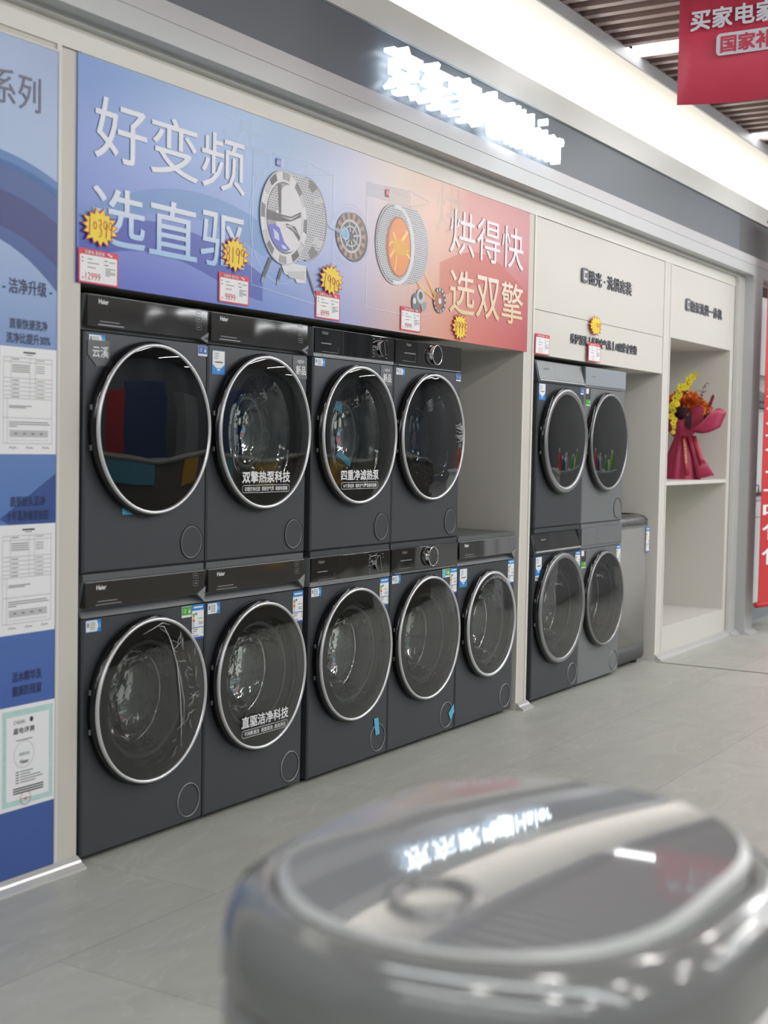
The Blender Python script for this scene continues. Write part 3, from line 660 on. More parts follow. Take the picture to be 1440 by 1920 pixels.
# second bay
t, d, p = machine('D', True, (X6, 0, ZU), 'tumble_dryer', 'slate dryer with tilted glass panel and black mirror door, left stack under the cream header', 'dryer', GU, bm='body', rings='ringd', wide=0.030, solid=True, cap=False, R=0.272)
arrow_label(0.010, 0.745, 0.078, 0.083, YL, t); square_label(0.540, 0.747, 0.046, 0.037, YL, t)
t, d, p = machine('D', False, (X6, 0, 0), 'washing_machine', 'slate washing machine with wide dark door, left one under the cream header', 'washing machine', GL, rings='ringd', wide=0.026, R=0.290, gl='glassd')
arrow_label(0.020, 0.759, 0.074, 0.096, YL, t, True); energy_label(0.525, 0.760, 0.066, 0.113, YL, t)
t, d, p = machine('E', True, (X7, 0, ZU), 'tumble_dryer', 'grey dryer with plain pale panel, right stack beside the top-loading washer', 'dryer', GU, bm='body2', rings='ringd', wide=0.016, solid=True, R=0.272)
def strip_label(x0, z1, wd, ht, parent):
    b = MB(); b.rect(x0, x0+wd, z1-ht, z1, YL, M['pk']); b.rect(x0, x0+wd*0.55, z1-ht*0.3, z1, YL-0.0006, M['pw']); b.rect(x0, x0+wd, z1-ht, z1-ht*0.64, YL-0.0006, M['pgr']); b.rect(x0, x0+wd, z1-ht, z1-ht*0.95, YL-0.001, M['pw'])
    b.ell(x0+wd*0.75, z1-ht*0.78, wd*0.1, ht*0.05, YL-0.001, M['pw'], 10); return b.build('feature_label', parent, recalc=False)
strip_label(0.018, 0.745, 0.062, 0.093, t)
t, d, p = machine('E', False, (X7, 0, 0), 'washing_machine', 'grey washing machine with dark glass door, right one beside the top-loading washer', 'washing machine', GL, bm='body2', rings='ringd', wide=0.012, R=0.266, gl='glassd')
strip_label(0.010, 0.758, 0.064, 0.095, t); energy_label(0.520, 0.761, 0.064, 0.117, YL, t)

# ------------------------------------------------------------------ top-loading washers
def loft(b, secs, m, cap=True, smooth=True):          # secs = list of (outline points (x, y), z)
    n = len(secs[0][0]); vs = []
    for pts, z in secs:
        vs += [(p[0], p[1], z(p) if callable(z) else z) for p in pts]
    fs = []
    for i in range(len(secs)-1):
        for k in range(n): fs.append((i*n+k, i*n+(k+1) % n, (i+1)*n+(k+1) % n, (i+1)*n+k))
    if cap: fs.append(tuple(range(n))[::-1]); fs.append(tuple((len(secs)-1)*n+k for k in range(n)))
    b.add(vs, fs, m, smooth)
def rsec(x0, x1, y0, y1, r, i=0.0, n=8): return rr(x0+i, x1-i, y0+i, y1-i, max(r-i, 0.01), n)
t = thing('top_load_washer', 'silver top-loading washing machine wrapped in clear film, beside the stacked pair', 'washing machine', (4.458, 0.03, 0))
w_, d_ = 0.53, 0.55
b = MB(); loft(b, [(rsec(0, w_, 0, d_, 0.06), 0.13), (rsec(0, w_, 0, d_, 0.06), 0.84), (rsec(0, w_, 0, d_, 0.06, 0.002), 0.86)], M['steel']); b.build('body', t)
b = MB(); loft(b, [(rsec(0, w_, 0, d_, 0.06, 0.012), 0.03), (rsec(0, w_, 0, d_, 0.06, -0.001), 0.05), (rsec(0, w_, 0, d_, 0.06, -0.001), 0.13)], M['plinth']); b.build('plinth', t)
b = MB(); loft(b, [(rsec(0, w_, 0, d_, 0.06, 0.0), 0.86), (rsec(0, w_, 0, d_, 0.06, 0.004), 0.885), (rsec(0, w_, 0, d_, 0.06, 0.02), 0.905), (rsec(0, w_, 0, d_, 0.06, 0.05), 0.912)], M['lip']); b.box(0.05, w_-0.05, 0.38, 0.52, 0.90, 0.955, M['plinth']); b.build('top_rim', t)
b = MB(); loft(b, [(rsec(0.05, w_-0.05, 0.05, 0.37, 0.04), 0.912), (rsec(0.05, w_-0.05, 0.05, 0.37, 0.04, 0.006), 0.922)], M['panel_b']); b.build('lid', t)
b = MB(); loft(b, [(rsec(-0.004, w_+0.004, -0.004, d_+0.004, 0.06), 0.845), (rsec(-0.004, w_+0.004, -0.004, d_+0.004, 0.06), 0.895), (rsec(-0.004, w_+0.004, -0.004, d_+0.004, 0.06, 0.02), 0.914), (rsec(-0.004, w_+0.004, -0.004, d_+0.004, 0.06, 0.06), 0.926)], M['film'], cap=False); b.build('protective_film', t)
energy_label(0.462, 0.845, 0.055, 0.16, -0.0055, t)
for fx in (0.06, w_-0.06):
    for fy in (0.06, d_-0.06): MB().latz([(0.022, 0), (0.024, 0.02), (0.015, 0.035)], fx, fy, M['blackm'], 12).build('foot', t)

# foreground washer, close to the camera and out of focus
M['silver'] = mat('silver_plastic', (138, 139, 138), 0.12, 0.25, 0.6, bump=(9, 0.10, 0.01, 0))
M['silverd'] = mat('silver_rim', (122, 124, 123), 0.13, 0.2, 0.6)
M['lidglass'] = mat('grey_lid_glass', (124, 126, 128), 0.035, 0.0, 0.9, ior=1.75)
M['lidband'] = mat('pale_lid_edge', (172, 175, 174), 0.35)
FX0, FX1, FY0, FY1, FR = -0.3264, 0.3264, -0.2765, 0.2765, 0.2665
FCX, FCY, FRZ = -1.7732, -2.3455, -0.057
t = thing('top_load_washer', 'blurred silver top-loading washing machine with domed glass lid close in the foreground', 'washing machine', (FCX, FCY, 0), FRZ)
b = MB()
loft(b, [(rsec(FX0, FX1, FY0, FY1, FR, 0.012), 0.03), (rsec(FX0, FX1, FY0, FY1, FR), 0.06), (rsec(FX0, FX1, FY0, FY1, FR), 0.74), (rsec(FX0, FX1, FY0, FY1, FR, 0.002), 0.78)], M['silver']); b.build('body', t)
b = MB()
loft(b, [(rsec(FX0, FX1, FY0, FY1, FR, 0.002), 0.782), (rsec(FX0, FX1, FY0, FY1, FR, -0.002), 0.79), (rsec(FX0, FX1, FY0, FY1, FR, 0.0), 0.835), (rsec(FX0, FX1, FY0, FY1, FR, 0.010), 0.862), (rsec(FX0, FX1, FY0, FY1, FR, 0.030), 0.876), (rsec(FX0, FX1, FY0, FY1, FR, 0.046), 0.878), (rsec(FX0, FX1, FY0, FY1, FR, 0.05), 0.868)], M['silverd']); b.build('top_rim', t)

def dome(p):
    wx = FCX+math.cos(FRZ)*p[0]-math.sin(FRZ)*p[1]; wy = FCY+math.sin(FRZ)*p[0]+math.cos(FRZ)*p[1]
    return 0.9085-(wx+1.455)**2/10.6-(wy+2.36)**2/40+0.012*(wy+2.36)
b = MB()
I0 = 0.054
loft(b, [(rsec(FX0, FX1, FY0, FY1, FR, I0), 0.862), (rsec(FX0, FX1, FY0, FY1, FR, I0), lambda p: dome(p)-0.006)], M['lidband'], cap=False)
loft(b, [(rsec(FX0, FX1, FY0, FY1, FR, I0), lambda p: dome(p)-0.006), (rsec(FX0, FX1, FY0, FY1, FR, I0+0.010), dome)], M['lidband'], cap=False)
secs = []
ccx, ccy = (FX0+FX1)/2, (FY0+FY1)/2
base = rsec(FX0, FX1, FY0, FY1, FR, I0+0.010)
for f in (1, 0.9, 0.8, 0.7, 0.6, 0.5, 0.4, 0.3, 0.2, 0.1, 0.002): secs.append(([(ccx+(p[0]-ccx)*f, ccy+(p[1]-ccy)*f) for p in base], dome))
loft(b, secs, M['lidglass'], cap=False)
lid = b.build('lid', t)
b = MB()                                    # handle recess on the lid
hc = (-0.172, -0.0023)
o = [(hc[0]+0.046*math.cos(a*PI/12), hc[1]+0.046*math.sin(a*PI/12)) for a in range(24)]; i_ = [(hc[0]+0.034*math.cos(a*PI/12), hc[1]+0.034*math.sin(a*PI/12)) for a in range(24)]
loft(b, [(o, lambda p: dome(p)-0.001), (o, lambda p: dome(p)+0.005), (i_, lambda p: dome(p)+0.005), (i_, lambda p: dome(p)+0.001)], M['silver'], cap=False); b.build('lid_handle', lid)
for fx in (FX0+0.1, FX1-0.1):
    for fy in (FY0+0.1, FY1-0.1): MB().latz([(0.022, 0), (0.024, 0.02), (0.015, 0.035)], fx, fy, M['blackm'], 12).build('foot', t)

# ------------------------------------------------------------------ picture banner over the first bay
BX0, BX1, BZ0, BZ1 = -0.038, 3.105, 1.798, 2.483
M['art'] = ramp_mat('printed_gradient', 0, BX0, BX1,
    [(0, (116, 152, 212)), (0.16, (138, 172, 220)), (0.33, (160, 192, 224)), (0.48, (192, 196, 220)), (0.60, (222, 200, 186)), (0.72, (214, 172, 148)), (0.80, (196, 122, 116)), (1, (178, 86, 98))],
    [(0, (70, 88, 186)), (0.16, (82, 100, 196)), (0.33, (104, 138, 208)), (0.46, (146, 156, 210)), (0.58, (198, 168, 170)), (0.70, (216, 154, 132)), (0.82, (210, 118, 106)), (1, (186, 78, 84))], 2, BZ0, BZ1, rough=0.3)
class Art(MB):
    n = 0
    def step(s, y): s.n += 1; return y-0.000012*s.n
    def poly(s, pts, y, m): return MB.poly(s, pts, s.step(y), m)
    def line(s, pts, wd, y, m): return MB.line(s, pts, wd, s.step(y), m)
    def annul(s, *a, **k): a = list(a); a[6] = s.step(a[6]); return MB.annul(s, *a, **k)
ban = thing('picture_banner', 'long blue to red banner with drum pictures above the stacked machines', 'banner', (0, 0, 0))
MB().box(BX0, BX1, -0.004, 0.0015, BZ0, BZ1, M['art']).build('printed_panel', ban)
Y0 = -0.0052
b = MB()
m1 = veil('ribbon_light', (150, 200, 240), 0.35); m2 = veil('ribbon_deep', (60, 70, 190), 0.35); m3 = veil('ribbon_red', (240, 130, 110), 0.3)
def band(pts, m, k=0):                     # smooth ribbon between an upper and a lower outline
    MB().poly(pts, Y0+0.0004-k*0.0002, m).build('ribbon_print', ban, recalc=False)
def arc(fn, a, c, n=24): return [(a+(c-a)*i/n, fn(a+(c-a)*i/n)) for i in range(n+1)]
band(arc(lambda x: 2.16-0.20*(x-0.55)**2*2.2, -0.03, 0.92)+arc(lambda x: 1.97+0.10*math.sin(3.2*x), 0.92, -0.03), m1)
band(arc(lambda x: 2.03-0.35*(x-0.35)**2, -0.03, 0.9)+arc(lambda x: 1.88+0.05*math.sin(5*x), 0.9, -0.03), m2, 1)
band(arc(lambda x: 2.13+0.09*math.sin(4*(x-2.2)), 2.2, 3.09)+arc(lambda x: 2.02+0.07*math.sin(4*(x-2.35)), 3.09, 2.2), m3, 2)
MB().text('洗', 0.655, 0.905, 2.262, 2.462, Y0, M['ghost']).build('ghost_lettering', ban, recalc=False); b = MB(); b.text('烘', 2.16, 2.415, 2.262, 2.476, Y0, M['ghost'], 0.0); b.build('ghost_lettering', ban, recalc=False)
Y1 = Y0-0.0012
def row(s, x0, x1, z0, z1, m, bold, name='headline_lettering'):
    bb = MB(); n = len(s); st = (x1-x0)/n
    for i, ch in enumerate(s): bb.text(ch, x0+i*st+st*0.035, x0+(i+1)*st-st*0.035, z0, z1, Y1, m, bold)
    return bb.build(name, ban, recalc=False)
M['hl'] = ramp_mat('headline_print', 2, 1.92, 2.40, [(0, (150, 190, 232)), (0.16, (184, 208, 236)), (0.4, (222, 226, 236)), (1, (222, 226, 236))])
M['hl2'] = ramp_mat('headline_print_warm', 2, 1.92, 2.40, [(0, (224, 196, 148)), (0.3, (236, 214, 190)), (0.55, (232, 222, 226)), (1, (228, 222, 230))])
row('好变频', 0.022, 0.792, 2.186, 2.376, M['hl'], 0.006); row('选直驱', 0.014, 0.795, 1.924, 2.107, M['hl'], 0.010)
row('烘得快', 2.275, 3.045, 2.186, 2.385, M['hl2'], 0.004); row('选双擎', 2.282, 3.05, 1.920, 2.118, M['hl2'], 0.008)
# washing drum picture
S = M['ms']
b = Art(); ya = Y1
def k_(i): return ya-0.0003*i
b.line([(0.841, 2.355), (0.934, 2.364), (1.165, 2.379), (1.328, 2.358)], 0.003, ya, M['gl']); b.line([(0.835, 2.318), (0.93, 2.324), (1.161, 2.329), (1.345, 2.36)], 0.003, ya, M['gl'])
for xx in (0.836, 0.932, 1.163, 1.35): b.line([(xx, 2.37), (xx-0.002, 2.31)], 0.003, ya, M['gl'])
b.line([(0.834, 2.32), (0.828, 1.885), (1.2, 1.855), (1.345, 1.86)], 0.004, ya, M['gl']); b.line([(1.345, 2.36), (1.352, 1.90)], 0.004, ya, M['gl'])
b.annul(1.0, 2.12, 0.185, 0.215, 0.182, 0.212, k_(1), M['gl'], 60, 2.4, 5.6)
for x0, z0, x1, z1, wd in ((0.943, 1.992, 0.900, 1.92, 0.018), (1.011, 1.963, 0.990, 1.92, 0.015), (1.165, 1.988, 1.225, 1.892, 0.010)):
    b.line([(x0, z0), (x1, z1)], wd, k_(1), S[4]); b.line([(x1, z1), (x1+(x1-x0)*0.25, z1-0.02)], wd*0.6, k_(1), S[2])
b.poly([(1.0, 1.99), (1.17, 1.99), (1.165, 1.925), (1.11, 1.92), (1.09, 1.94), (1.03, 1.945)], k_(1), S[0]); b.poly([(1.04, 1.955), (1.16, 1.97), (1.16, 1.935), (1.06, 1.935)], k_(2), S[1])
side = [(1.02+0.0*i, 2.32) for i in range(1)]
hull = [(1.01+0.135*math.cos(a), 2.147+0.170*math.sin(a)) for a in [PI/2+PI*i/24 for i in range(25)]]+[(1.165+0.138*math.cos(a), 2.165+0.152*math.sin(a)) for a in [-PI/2+PI*i/24 for i in range(25)]]
b.poly(hull, k_(3), M['perf'])
for a0, a1, m in ((1.0, 1.45, 3), (0.55, 0.72, 1), (-0.5, -0.75, 1), (-0.9, -1.35, 3)): b.annul(1.165, 2.165, 0.138, 0.152, 0.06, 0.12, k_(4), S[m], 10, a0, a1)
b.annul(1.16, 2.165, 0.143, 0.157, 0.136, 0.150, k_(5), S[2], 30, -PI/2, PI/2)
for i in range(20):
    a0 = 2*PI*i/20+0.1; b.annul(1.022, 2.147, 0.147, 0.168, 0.112, 0.130, k_(6), S[(0, 1, 3, 0, 2, 0, 4, 1, 0, 3)[i % 10]], 6, a0, a0+2*PI/20-0.015)
b.annul(1.022, 2.147, 0.150, 0.171, 0.145, 0.166, k_(7), S[1], 60); b.annul(1.022, 2.147, 0.121, 0.139, 0.112, 0.129, k_(7), S[0], 60); b.annul(1.022, 2.147, 0.113, 0.130, 0.109, 0.126, k_(8), S[4], 60)
b.ell(1.022, 2.147, 0.111, 0.128, k_(7), S[2]); b.ell(1.05, 2.15, 0.083, 0.122, k_(8), S[0])
b.poly([(0.925, 2.21), (0.96, 2.255), (0.99, 2.265), (0.985, 2.17), (0.915, 2.165)], k_(8), M['perf'])
for p in ([(0.912, 2.163), (0.985, 2.158), (1.06, 2.158), (1.125, 2.185), (1.125, 2.165), (1.06, 2.14), (0.985, 2.13), (0.912, 2.128)], [(0.985, 2.158), (0.975, 2.262), (0.998, 2.265), (1.0, 2.16)], [(1.03, 2.13), (1.09, 2.125), (1.122, 2.09), (1.115, 2.075), (1.075, 2.105), (1.03, 2.118)]): b.poly(p, k_(9), S[4])
for p in ([(0.99, 2.15), (1.06, 2.152), (1.125, 2.178), (1.06, 2.146)], [(1.0, 2.12), (1.06, 2.118), (1.11, 2.10), (1.06, 2.126)]): b.poly(p, k_(10), S[1])
b.poly([(0.918, 2.108), (0.955, 2.118), (0.99, 2.108), (1.02, 2.06), (1.06, 2.037), (1.02, 2.024), (0.985, 2.03), (0.94, 2.06)], k_(10), M['cloth1']); b.poly([(0.95, 2.10), (0.985, 2.085), (0.99, 2.06), (0.96, 2.065)], k_(11), M['cloth2']); b.poly([(1.0, 2.05), (1.03, 2.045), (1.04, 2.034), (1.01, 2.035)], k_(11), M['cloth2'])
b.poly([(0.967, 2.356), (0.998, 2.356), (0.995, 2.328), (0.969, 2.328)], k_(2), M['cloth1']); b.text('AI', 0.970, 0.990, 2.334, 2.352, k_(4), M['pw'], 0.02); b.poly([(0.998, 2.356), (1.014, 2.358), (1.012, 2.332), (0.995, 2.328)], k_(2), M['cloth2'])
b.build('washing_drum_print', ban, recalc=False)
b = Art()                                    # motor
for r in (1.35, 1.2): b.annul(1.475, 2.145, 0.105*r, 0.092*r, 0.105*r-0.002, 0.092*r-0.002, ya, M['gl'], 48)
b.ell(1.492, 2.142, 0.107, 0.096, k_(1), S[4]); b.ell(1.474, 2.145, 0.107, 0.092, k_(2), S[2])
for i in range(30):
    a0 = 2*PI*i/30; b.annul(1.474, 2.145, 0.104, 0.090, 0.078, 0.066, k_(3), (M['cop'], S[4])[i % 2], 3, a0, a0+2*PI/30)
b.ell(1.470, 2.143, 0.078, 0.066, k_(4), S[1]); b.ell(1.470, 2.143, 0.066, 0.056, k_(5), S[4]); b.annul(1.470, 2.143, 0.05, 0.042, 0.044, 0.036, k_(6), S[1], 30)
for i in range(8):
    a = 2*PI*i/8+0.2; b.line([(1.47+0.02*math.cos(a), 2.143+0.017*math.sin(a)), (1.47+0.064*math.cos(a), 2.143+0.054*math.sin(a))], 0.007, k_(7), S[1])
b.ell(1.43, 2.147, 0.022, 0.019, k_(8), M['plb']); b.annul(1.43, 2.147, 0.028, 0.024, 0.022, 0.019, k_(8), M['cloth2'], 20)
b.poly([(1.30, 2.172), (1.40, 2.156), (1.43, 2.147), (1.40, 2.142), (1.32, 2.155)], k_(9), M['glow'])
b.build('motor_print', ban, recalc=False)
b = Art()                                    # drying drum
b.line([(1.588, 2.376), (1.936, 2.397), (2.108, 2.378)], 0.004, ya, M['gl']); b.line([(1.590, 2.325), (1.93, 2.332), (2.10, 2.37)], 0.003, ya, M['gl']); b.line([(1.59, 2.376), (1.596, 1.878), (1.963, 1.872), (2.11, 1.90)], 0.005, ya, M['gl']); b.line([(1.936, 2.397), (1.93, 2.332), (1.935, 1.88)], 0.003, ya, M['gl'])
b.poly([(1.592, 2.375), (1.935, 2.395), (1.93, 2.335), (1.592, 2.326)], ya+0.0002, M['ghost'])
b.line([(1.588, 2.36), (1.7, 2.365), (1.93, 2.37)], 0.002, ya, M['gl'])
hull = [(1.81+0.15*math.cos(a), 2.157+0.165*math.sin(a)) for a in [PI/2+PI*i/24 for i in range(25)]]+[(1.945+0.145*math.cos(a), 2.168+0.158*math.sin(a)) for a in [-PI/2+PI*i/24 for i in range(25)]]
b.poly(hull, k_(2), M['perf']); b.ell(1.811, 2.157, 0.154, 0.168, k_(3), S[1]); b.ell(1.811, 2.157, 0.147, 0.161, k_(4), S[3]); b.ell(1.811, 2.157, 0.143, 0.157, k_(5), M['perf'])
b.annul(1.825, 2.157, 0.145, 0.165, 0.120, 0.150, k_(6), S[0], 30, -PI/2-0.2, PI/2+0.2)
b.ell(1.838, 2.15, 0.102, 0.126, k_(7), M['flame3']); b.ell(1.843, 2.15, 0.088, 0.118, k_(8), M['flame'])
for i, (p, q) in enumerate((((1.77, 2.10), (1.90, 2.22)), ((1.78, 2.19), (1.92, 2.10)), ((1.80, 2.06), (1.90, 2.24)), ((1.76, 2.15), (1.925, 2.15)))):
    pts = [(p[0]+(q[0]-p[0])*j/8+0.012*math.sin(j*0.9+i), p[1]+(q[1]-p[1])*j/8+0.016*math.sin(j*0.8+i*2)) for j in range(9)]; b.line(pts, 0.012-0.002*i, k_(9), M['flame2'])
b.poly([(1.78, 2.16), (1.84, 2.185), (1.92, 2.17), (1.90, 2.12), (1.82, 2.11)], k_(9), M['flamev'])
b.poly([(2.05, 2.08), (2.075, 2.06), (2.20, 1.965), (2.175, 1.945)], k_(6), M['flamev']); b.poly([(1.99, 2.03), (2.02, 2.0), (2.18, 1.95), (2.17, 1.96)], k_(7), M['flamev'])
b.ell(2.199, 1.963, 0.057, 0.056, k_(4), S[4])
for i in range(26): b.annul(2.199, 1.963, 0.055, 0.054, 0.042, 0.041, k_(5), (S[1], S[4])[i % 2], 2, 2*PI*i/26, 2*PI*(i+1)/26)
b.ell(2.195, 1.961, 0.042, 0.041, k_(6), M['flame3']); b.ell(2.20, 1.96, 0.013, 0.013, k_(7), S[0]); b.annul(2.199, 1.96, 0.042, 0.041, 0.03, 0.03, k_(7), S[4], 20, -1.2, 1.2)
b.ell(1.995, 1.935, 0.038, 0.04, k_(4), S[3]); b.ell(2.03, 1.965, 0.034, 0.032, k_(5), S[1]); b.ell(2.03, 1.967, 0.016, 0.017, k_(6), S[4]); b.poly([(2.03, 1.94), (2.085, 1.945), (2.08, 1.915), (2.045, 1.897)], k_(4), S[2]); b.ell(1.978, 1.94, 0.013, 0.014, k_(6), S[0])
b.poly([(1.728, 2.371), (1.758, 2.373), (1.756, 2.342), (1.730, 2.342)], k_(2), M['pr']); b.text('AI', 1.732, 1.752, 2.350, 2.368, k_(4), M['pw'], 0.02); b.poly([(1.758, 2.373), (1.772, 2.372), (1.770, 2.346), (1.756, 2.342)], k_(2), S[0])
b.build('drying_drum_print', ban, recalc=False)

# ------------------------------------------------------------------ price tags and starbursts
def price_tag(x0, z0, wd, ht, price, label, y=-0.006):
    t = thing('price_tag', label, 'price tag', (x0, y, z0), 0, 'red bordered price tags')
    b = MB(); b.prism(rr(0, wd, 0, ht, 0.004, 3), 0, -0.0015, M['pr']); b.build('card', t)
    b = MB(); k = -0.0022
    b.rrect(wd*0.035, wd*0.965, ht*0.05, ht*0.83, 0.005, k, M['pw']); q = k-0.0005
    b.text('买家电 逛京东', wd*0.15, wd*0.64, ht*0.855, ht*0.955, q, M['pw'], 0.02)
    b.poly([(wd*0.72, ht*0.95), (wd*0.78, ht*0.955), (wd*0.77, ht*0.90), (wd*0.73, ht*0.91)], q, M['pw']); b.rect(wd*0.78, wd*0.84, ht*0.87, ht*0.92, q, M['pw'])
    for u0, u1, v, m in ((0.07, 0.12, 0.73, 'pk'), (0.07, 0.12, 0.62, 'pk'), (0.22, 0.34, 0.71, 'pg'), (0.22, 0.5, 0.60, 'pg'), (0.22, 0.42, 0.47, 'prd'), (0.64, 0.72, 0.72, 'pk'), (0.76, 0.92, 0.70, 'pg'), (0.64, 0.74, 0.60, 'pk'), (0.67, 0.92, 0.50, 'pg'), (0.67, 0.8, 0.45, 'pg'), (0.67, 0.92, 0.40, 'pg'), (0.67, 0.92, 0.35, 'pg'), (0.67, 0.78, 0.30, 'pg')):
        b.rect(wd*u0, wd*u1, ht*(v-0.012), ht*(v+0.012), q, M[m])
    b.rect(wd*0.6, wd*0.603, ht*0.1, ht*0.8, q, M['ms'][1])
    if price: b.text(price, wd*(0.17 if len(price) > 4 else 0.20), wd*0.54, ht*0.11, ht*0.32, q, M['prd'], 0.0); b.rect(wd*0.09, wd*0.12, ht*0.12, ht*0.17, q, M['prd'])
    else:
        for j in range(4):
            for v in (0.12, 0.21, 0.30): b.rect(wd*(0.22+j*0.075), wd*(0.265+j*0.075), ht*(v-0.012), ht*(v+0.012), q, M['prd'])
    b.build('card_print', t, recalc=False)
price_tag(-0.035, 1.799, 0.175, 0.104, '12999', 'red bordered price tag 12999, leftmost above the stacked row')
price_tag(0.643, 1.806, 0.171, 0.102, '9899', 'red bordered price tag 9899 under the 8199 starburst')
price_tag(1.234, 1.803, 0.168, 0.103, '8999', 'red bordered price tag 8999 under the 7999 starburst')
price_tag(1.867, 1.808, 0.168, 0.100, '9999', 'red bordered price tag 9999 below the drying drum picture')
price_tag(3.198, 1.796, 0.171, 0.103, None, 'red bordered price tag at the left corner of the cream header', -0.0035)
price_tag(3.852, 1.799, 0.170, 0.102, None, 'red bordered price tag hiding part of the small grey wall lettering', -0.014)
def starburst(cx, cz, rx, rz, digits, label, dcol='por', rot=0.0, y=-0.010, seed=0, dz=0.0):
    t = thing('price_starburst', label, 'price sticker', (cx, y, cz), 0, 'yellow starburst price stickers')
    n = 15; ph = 0.13+rot
    def star(s_, q):
        o = []
        for i in range(n):
            a = ph+2*PI*i/n; k = 1.0+0.07*math.sin(i*2.3+seed); o.append((s_*rx*k*math.cos(a), s_*rz*k*math.sin(a)))
            a += PI/n; o.append((s_*q*rx*math.cos(a), s_*q*rz*math.sin(a)))
        return o
    b = MB(); b.prism(star(1.04, 0.73), 0, -0.0015, M['prd']); b.build('red_star', t)
    b = MB(); b.poly(star(0.94, 0.74), -0.0022, M['py']); b.build('yellow_star', t, recalc=False)
    b = MB(); n_ = len(digits); wd = rx*1.42; hd = rz*0.92
    for i, ch in enumerate(digits):
        x0 = -wd/2+i*wd/n_; z0 = -hd*0.55-rot*i*rz*0.5+dz
        if ch == '1': b.line([(x0+wd/n_*0.5, z0+hd), (x0+wd/n_*0.42, z0)], 0.004, -0.003, M['prd'])
        elif ch in '0': b.annul(x0+wd/n_*0.5, z0+hd*0.62, wd/n_*0.36, hd*0.22, wd/n_*0.22, hd*0.16, -0.003, M['prd'], 20)
        elif ch == '9': b.annul(x0+wd/n_*0.5, z0+hd*0.74, wd/n_*0.37, hd*0.25, wd/n_*0.23, hd*0.19, -0.003, M['prd'], 20); b.line([(x0+wd/n_*0.82, z0+hd*0.8), (x0+wd/n_*0.74, z0+hd*0.35), (x0+wd/n_*0.68, z0)], 0.004, -0.003, M['prd'])
        elif ch == '7': b.line([(x0+wd/n_*0.1, z0+hd), (x0+wd/n_*0.75, z0+hd*0.93), (x0+wd/n_*0.45, z0+hd*0.4), (x0+wd/n_*0.3, z0)], 0.0045, -0.003, M['prd'])
        elif ch == '8':
            for zc_, h_ in ((0.76, 0.24), (0.27, 0.27)): b.annul(x0+wd/n_*0.5, z0+hd*zc_, wd/n_*0.36, hd*h_, wd/n_*0.22, hd*(h_-0.06), -0.003, M['prd'], 20)
        else: b.line([(x0+wd/n_*0.2, z0+hd*0.95), (x0+wd/n_*0.6, z0+hd), (x0+wd/n_*0.75, z0+hd*0.8), (x0+wd/n_*0.4, z0+hd*0.58), (x0+wd/n_*0.75, z0+hd*0.4), (x0+wd/n_*0.72, z0+hd*0.12), (x0+wd/n_*0.3, z0)], 0.004, -0.003, M['prd'])
    b.build('handwritten_price', t, recalc=False)
starburst(0.053, 1.973, 0.079, 0.058, '10399', 'yellow starburst sticker reading 10399 at the banner left end')
starburst(0.728, 1.977, 0.077, 0.060, '8199', 'yellow starburst sticker reading 8199 beside the washing drum picture', seed=1)
starburst(1.330, 1.956, 0.083, 0.060, '7999', 'yellow starburst sticker reading 7999 overlapping a price tag', rot=0.22, seed=2, y=-0.012)
starburst(2.388, 1.862, 0.077, 0.060, '8999', 'yellow starburst sticker reading 8999 at the red banner end', seed=3)
starburst(3.953, 1.998, 0.086, 0.055, '1199', 'pale yellow starburst sticker on the cream header, fifth and rightmost', seed=4, y=-0.012, dz=-0.004)

# ------------------------------------------------------------------ raised lettering on the cream header
def wall_text(name, label, parts):
    t = thing(name, label, 'wall lettering')
    for kind, a in parts:
        b = MB()
        if kind == 'txt': s_, x0, x1, z0, z1, bold = a; b.text(s_, x0, x1, z0, z1, -0.001, M['lettergrey'], bold, 0.02, 0.005); b.build('lettering', t)
        else:
            x0, x1, z0, z1 = a
            b.rrect(x0, x1, z0, z1, 0.02, 0.003, M['lettergrey'], -0.008)
            b.line([(x1-0.026, z1-0.020), (x0+0.026, z1-0.020), (x0+0.026, z0+0.020), (x1-0.026, z0+0.020)], 0.012, -0.0086, M['frame']); b.build('letter_badge', t)
wall_text('wall_lettering', 'raised grey words 揽光·洗烘套装 with C badge on the upper cream panel', [('badge', (3.764, 3.852, 2.219, 2.296)), ('txt', ('揽光 · 洗烘套装', 3.868, 4.502, 2.216, 2.292, 0.012))])
wall_text('wall_lettering', 'raised grey words 养护湿洗 on the lower cream panel above the washers', [('txt', ('养护湿洗丨养护空气洗丨AI双擎全变频', 3.642, 4.609, 1.880, 1.934, 0.008))])
wall_text('wall_lettering', 'raised grey words 热泵洗烘一体机 with C badge above the flower niche', [('badge', (5.446, 5.53, 2.224, 2.300)), ('txt', ('热泵洗烘一体机', 5.548, 6.195, 2.222, 2.294, 0.012))])

# ------------------------------------------------------------------ illuminated sign
sg = thing('illuminated_sign', 'glowing white sign 京东家电 and Haier on the slate board', 'illuminated sign')
def letter(s_, x0, x1, z0, z1, bold=0.03):
    b = MB(); b.text(s_, x0, x1, z0, z1, -0.132, M['sign'], bold, 0.1, 0.046, M['signside']); b.build('sign_letter', sg)
for i, ch in enumerate('京东家电'): letter(ch, 1.525+i*0.262, 1.525+i*0.262+0.235, 2.712, 2.905, 0.006)
for x in (2.585, 2.645): MB().box(x, x+0.024, -0.155, -0.110, 2.712, 2.895, M['sign']).build('sign_bar', sg)
xs = (2.705, 2.83, 2.935, 2.985, 3.09, 3.16)
for ch, x0, x1, zt in (('H', 2.700, 2.815, 2.89), ('a', 2.832, 2.925, 2.84), ('i', 2.942, 2.968, 2.90), ('e', 2.984, 3.08, 2.84), ('r', 3.098, 3.158, 2.84)): letter(ch, x0, x1, 2.712, zt, 0.012)

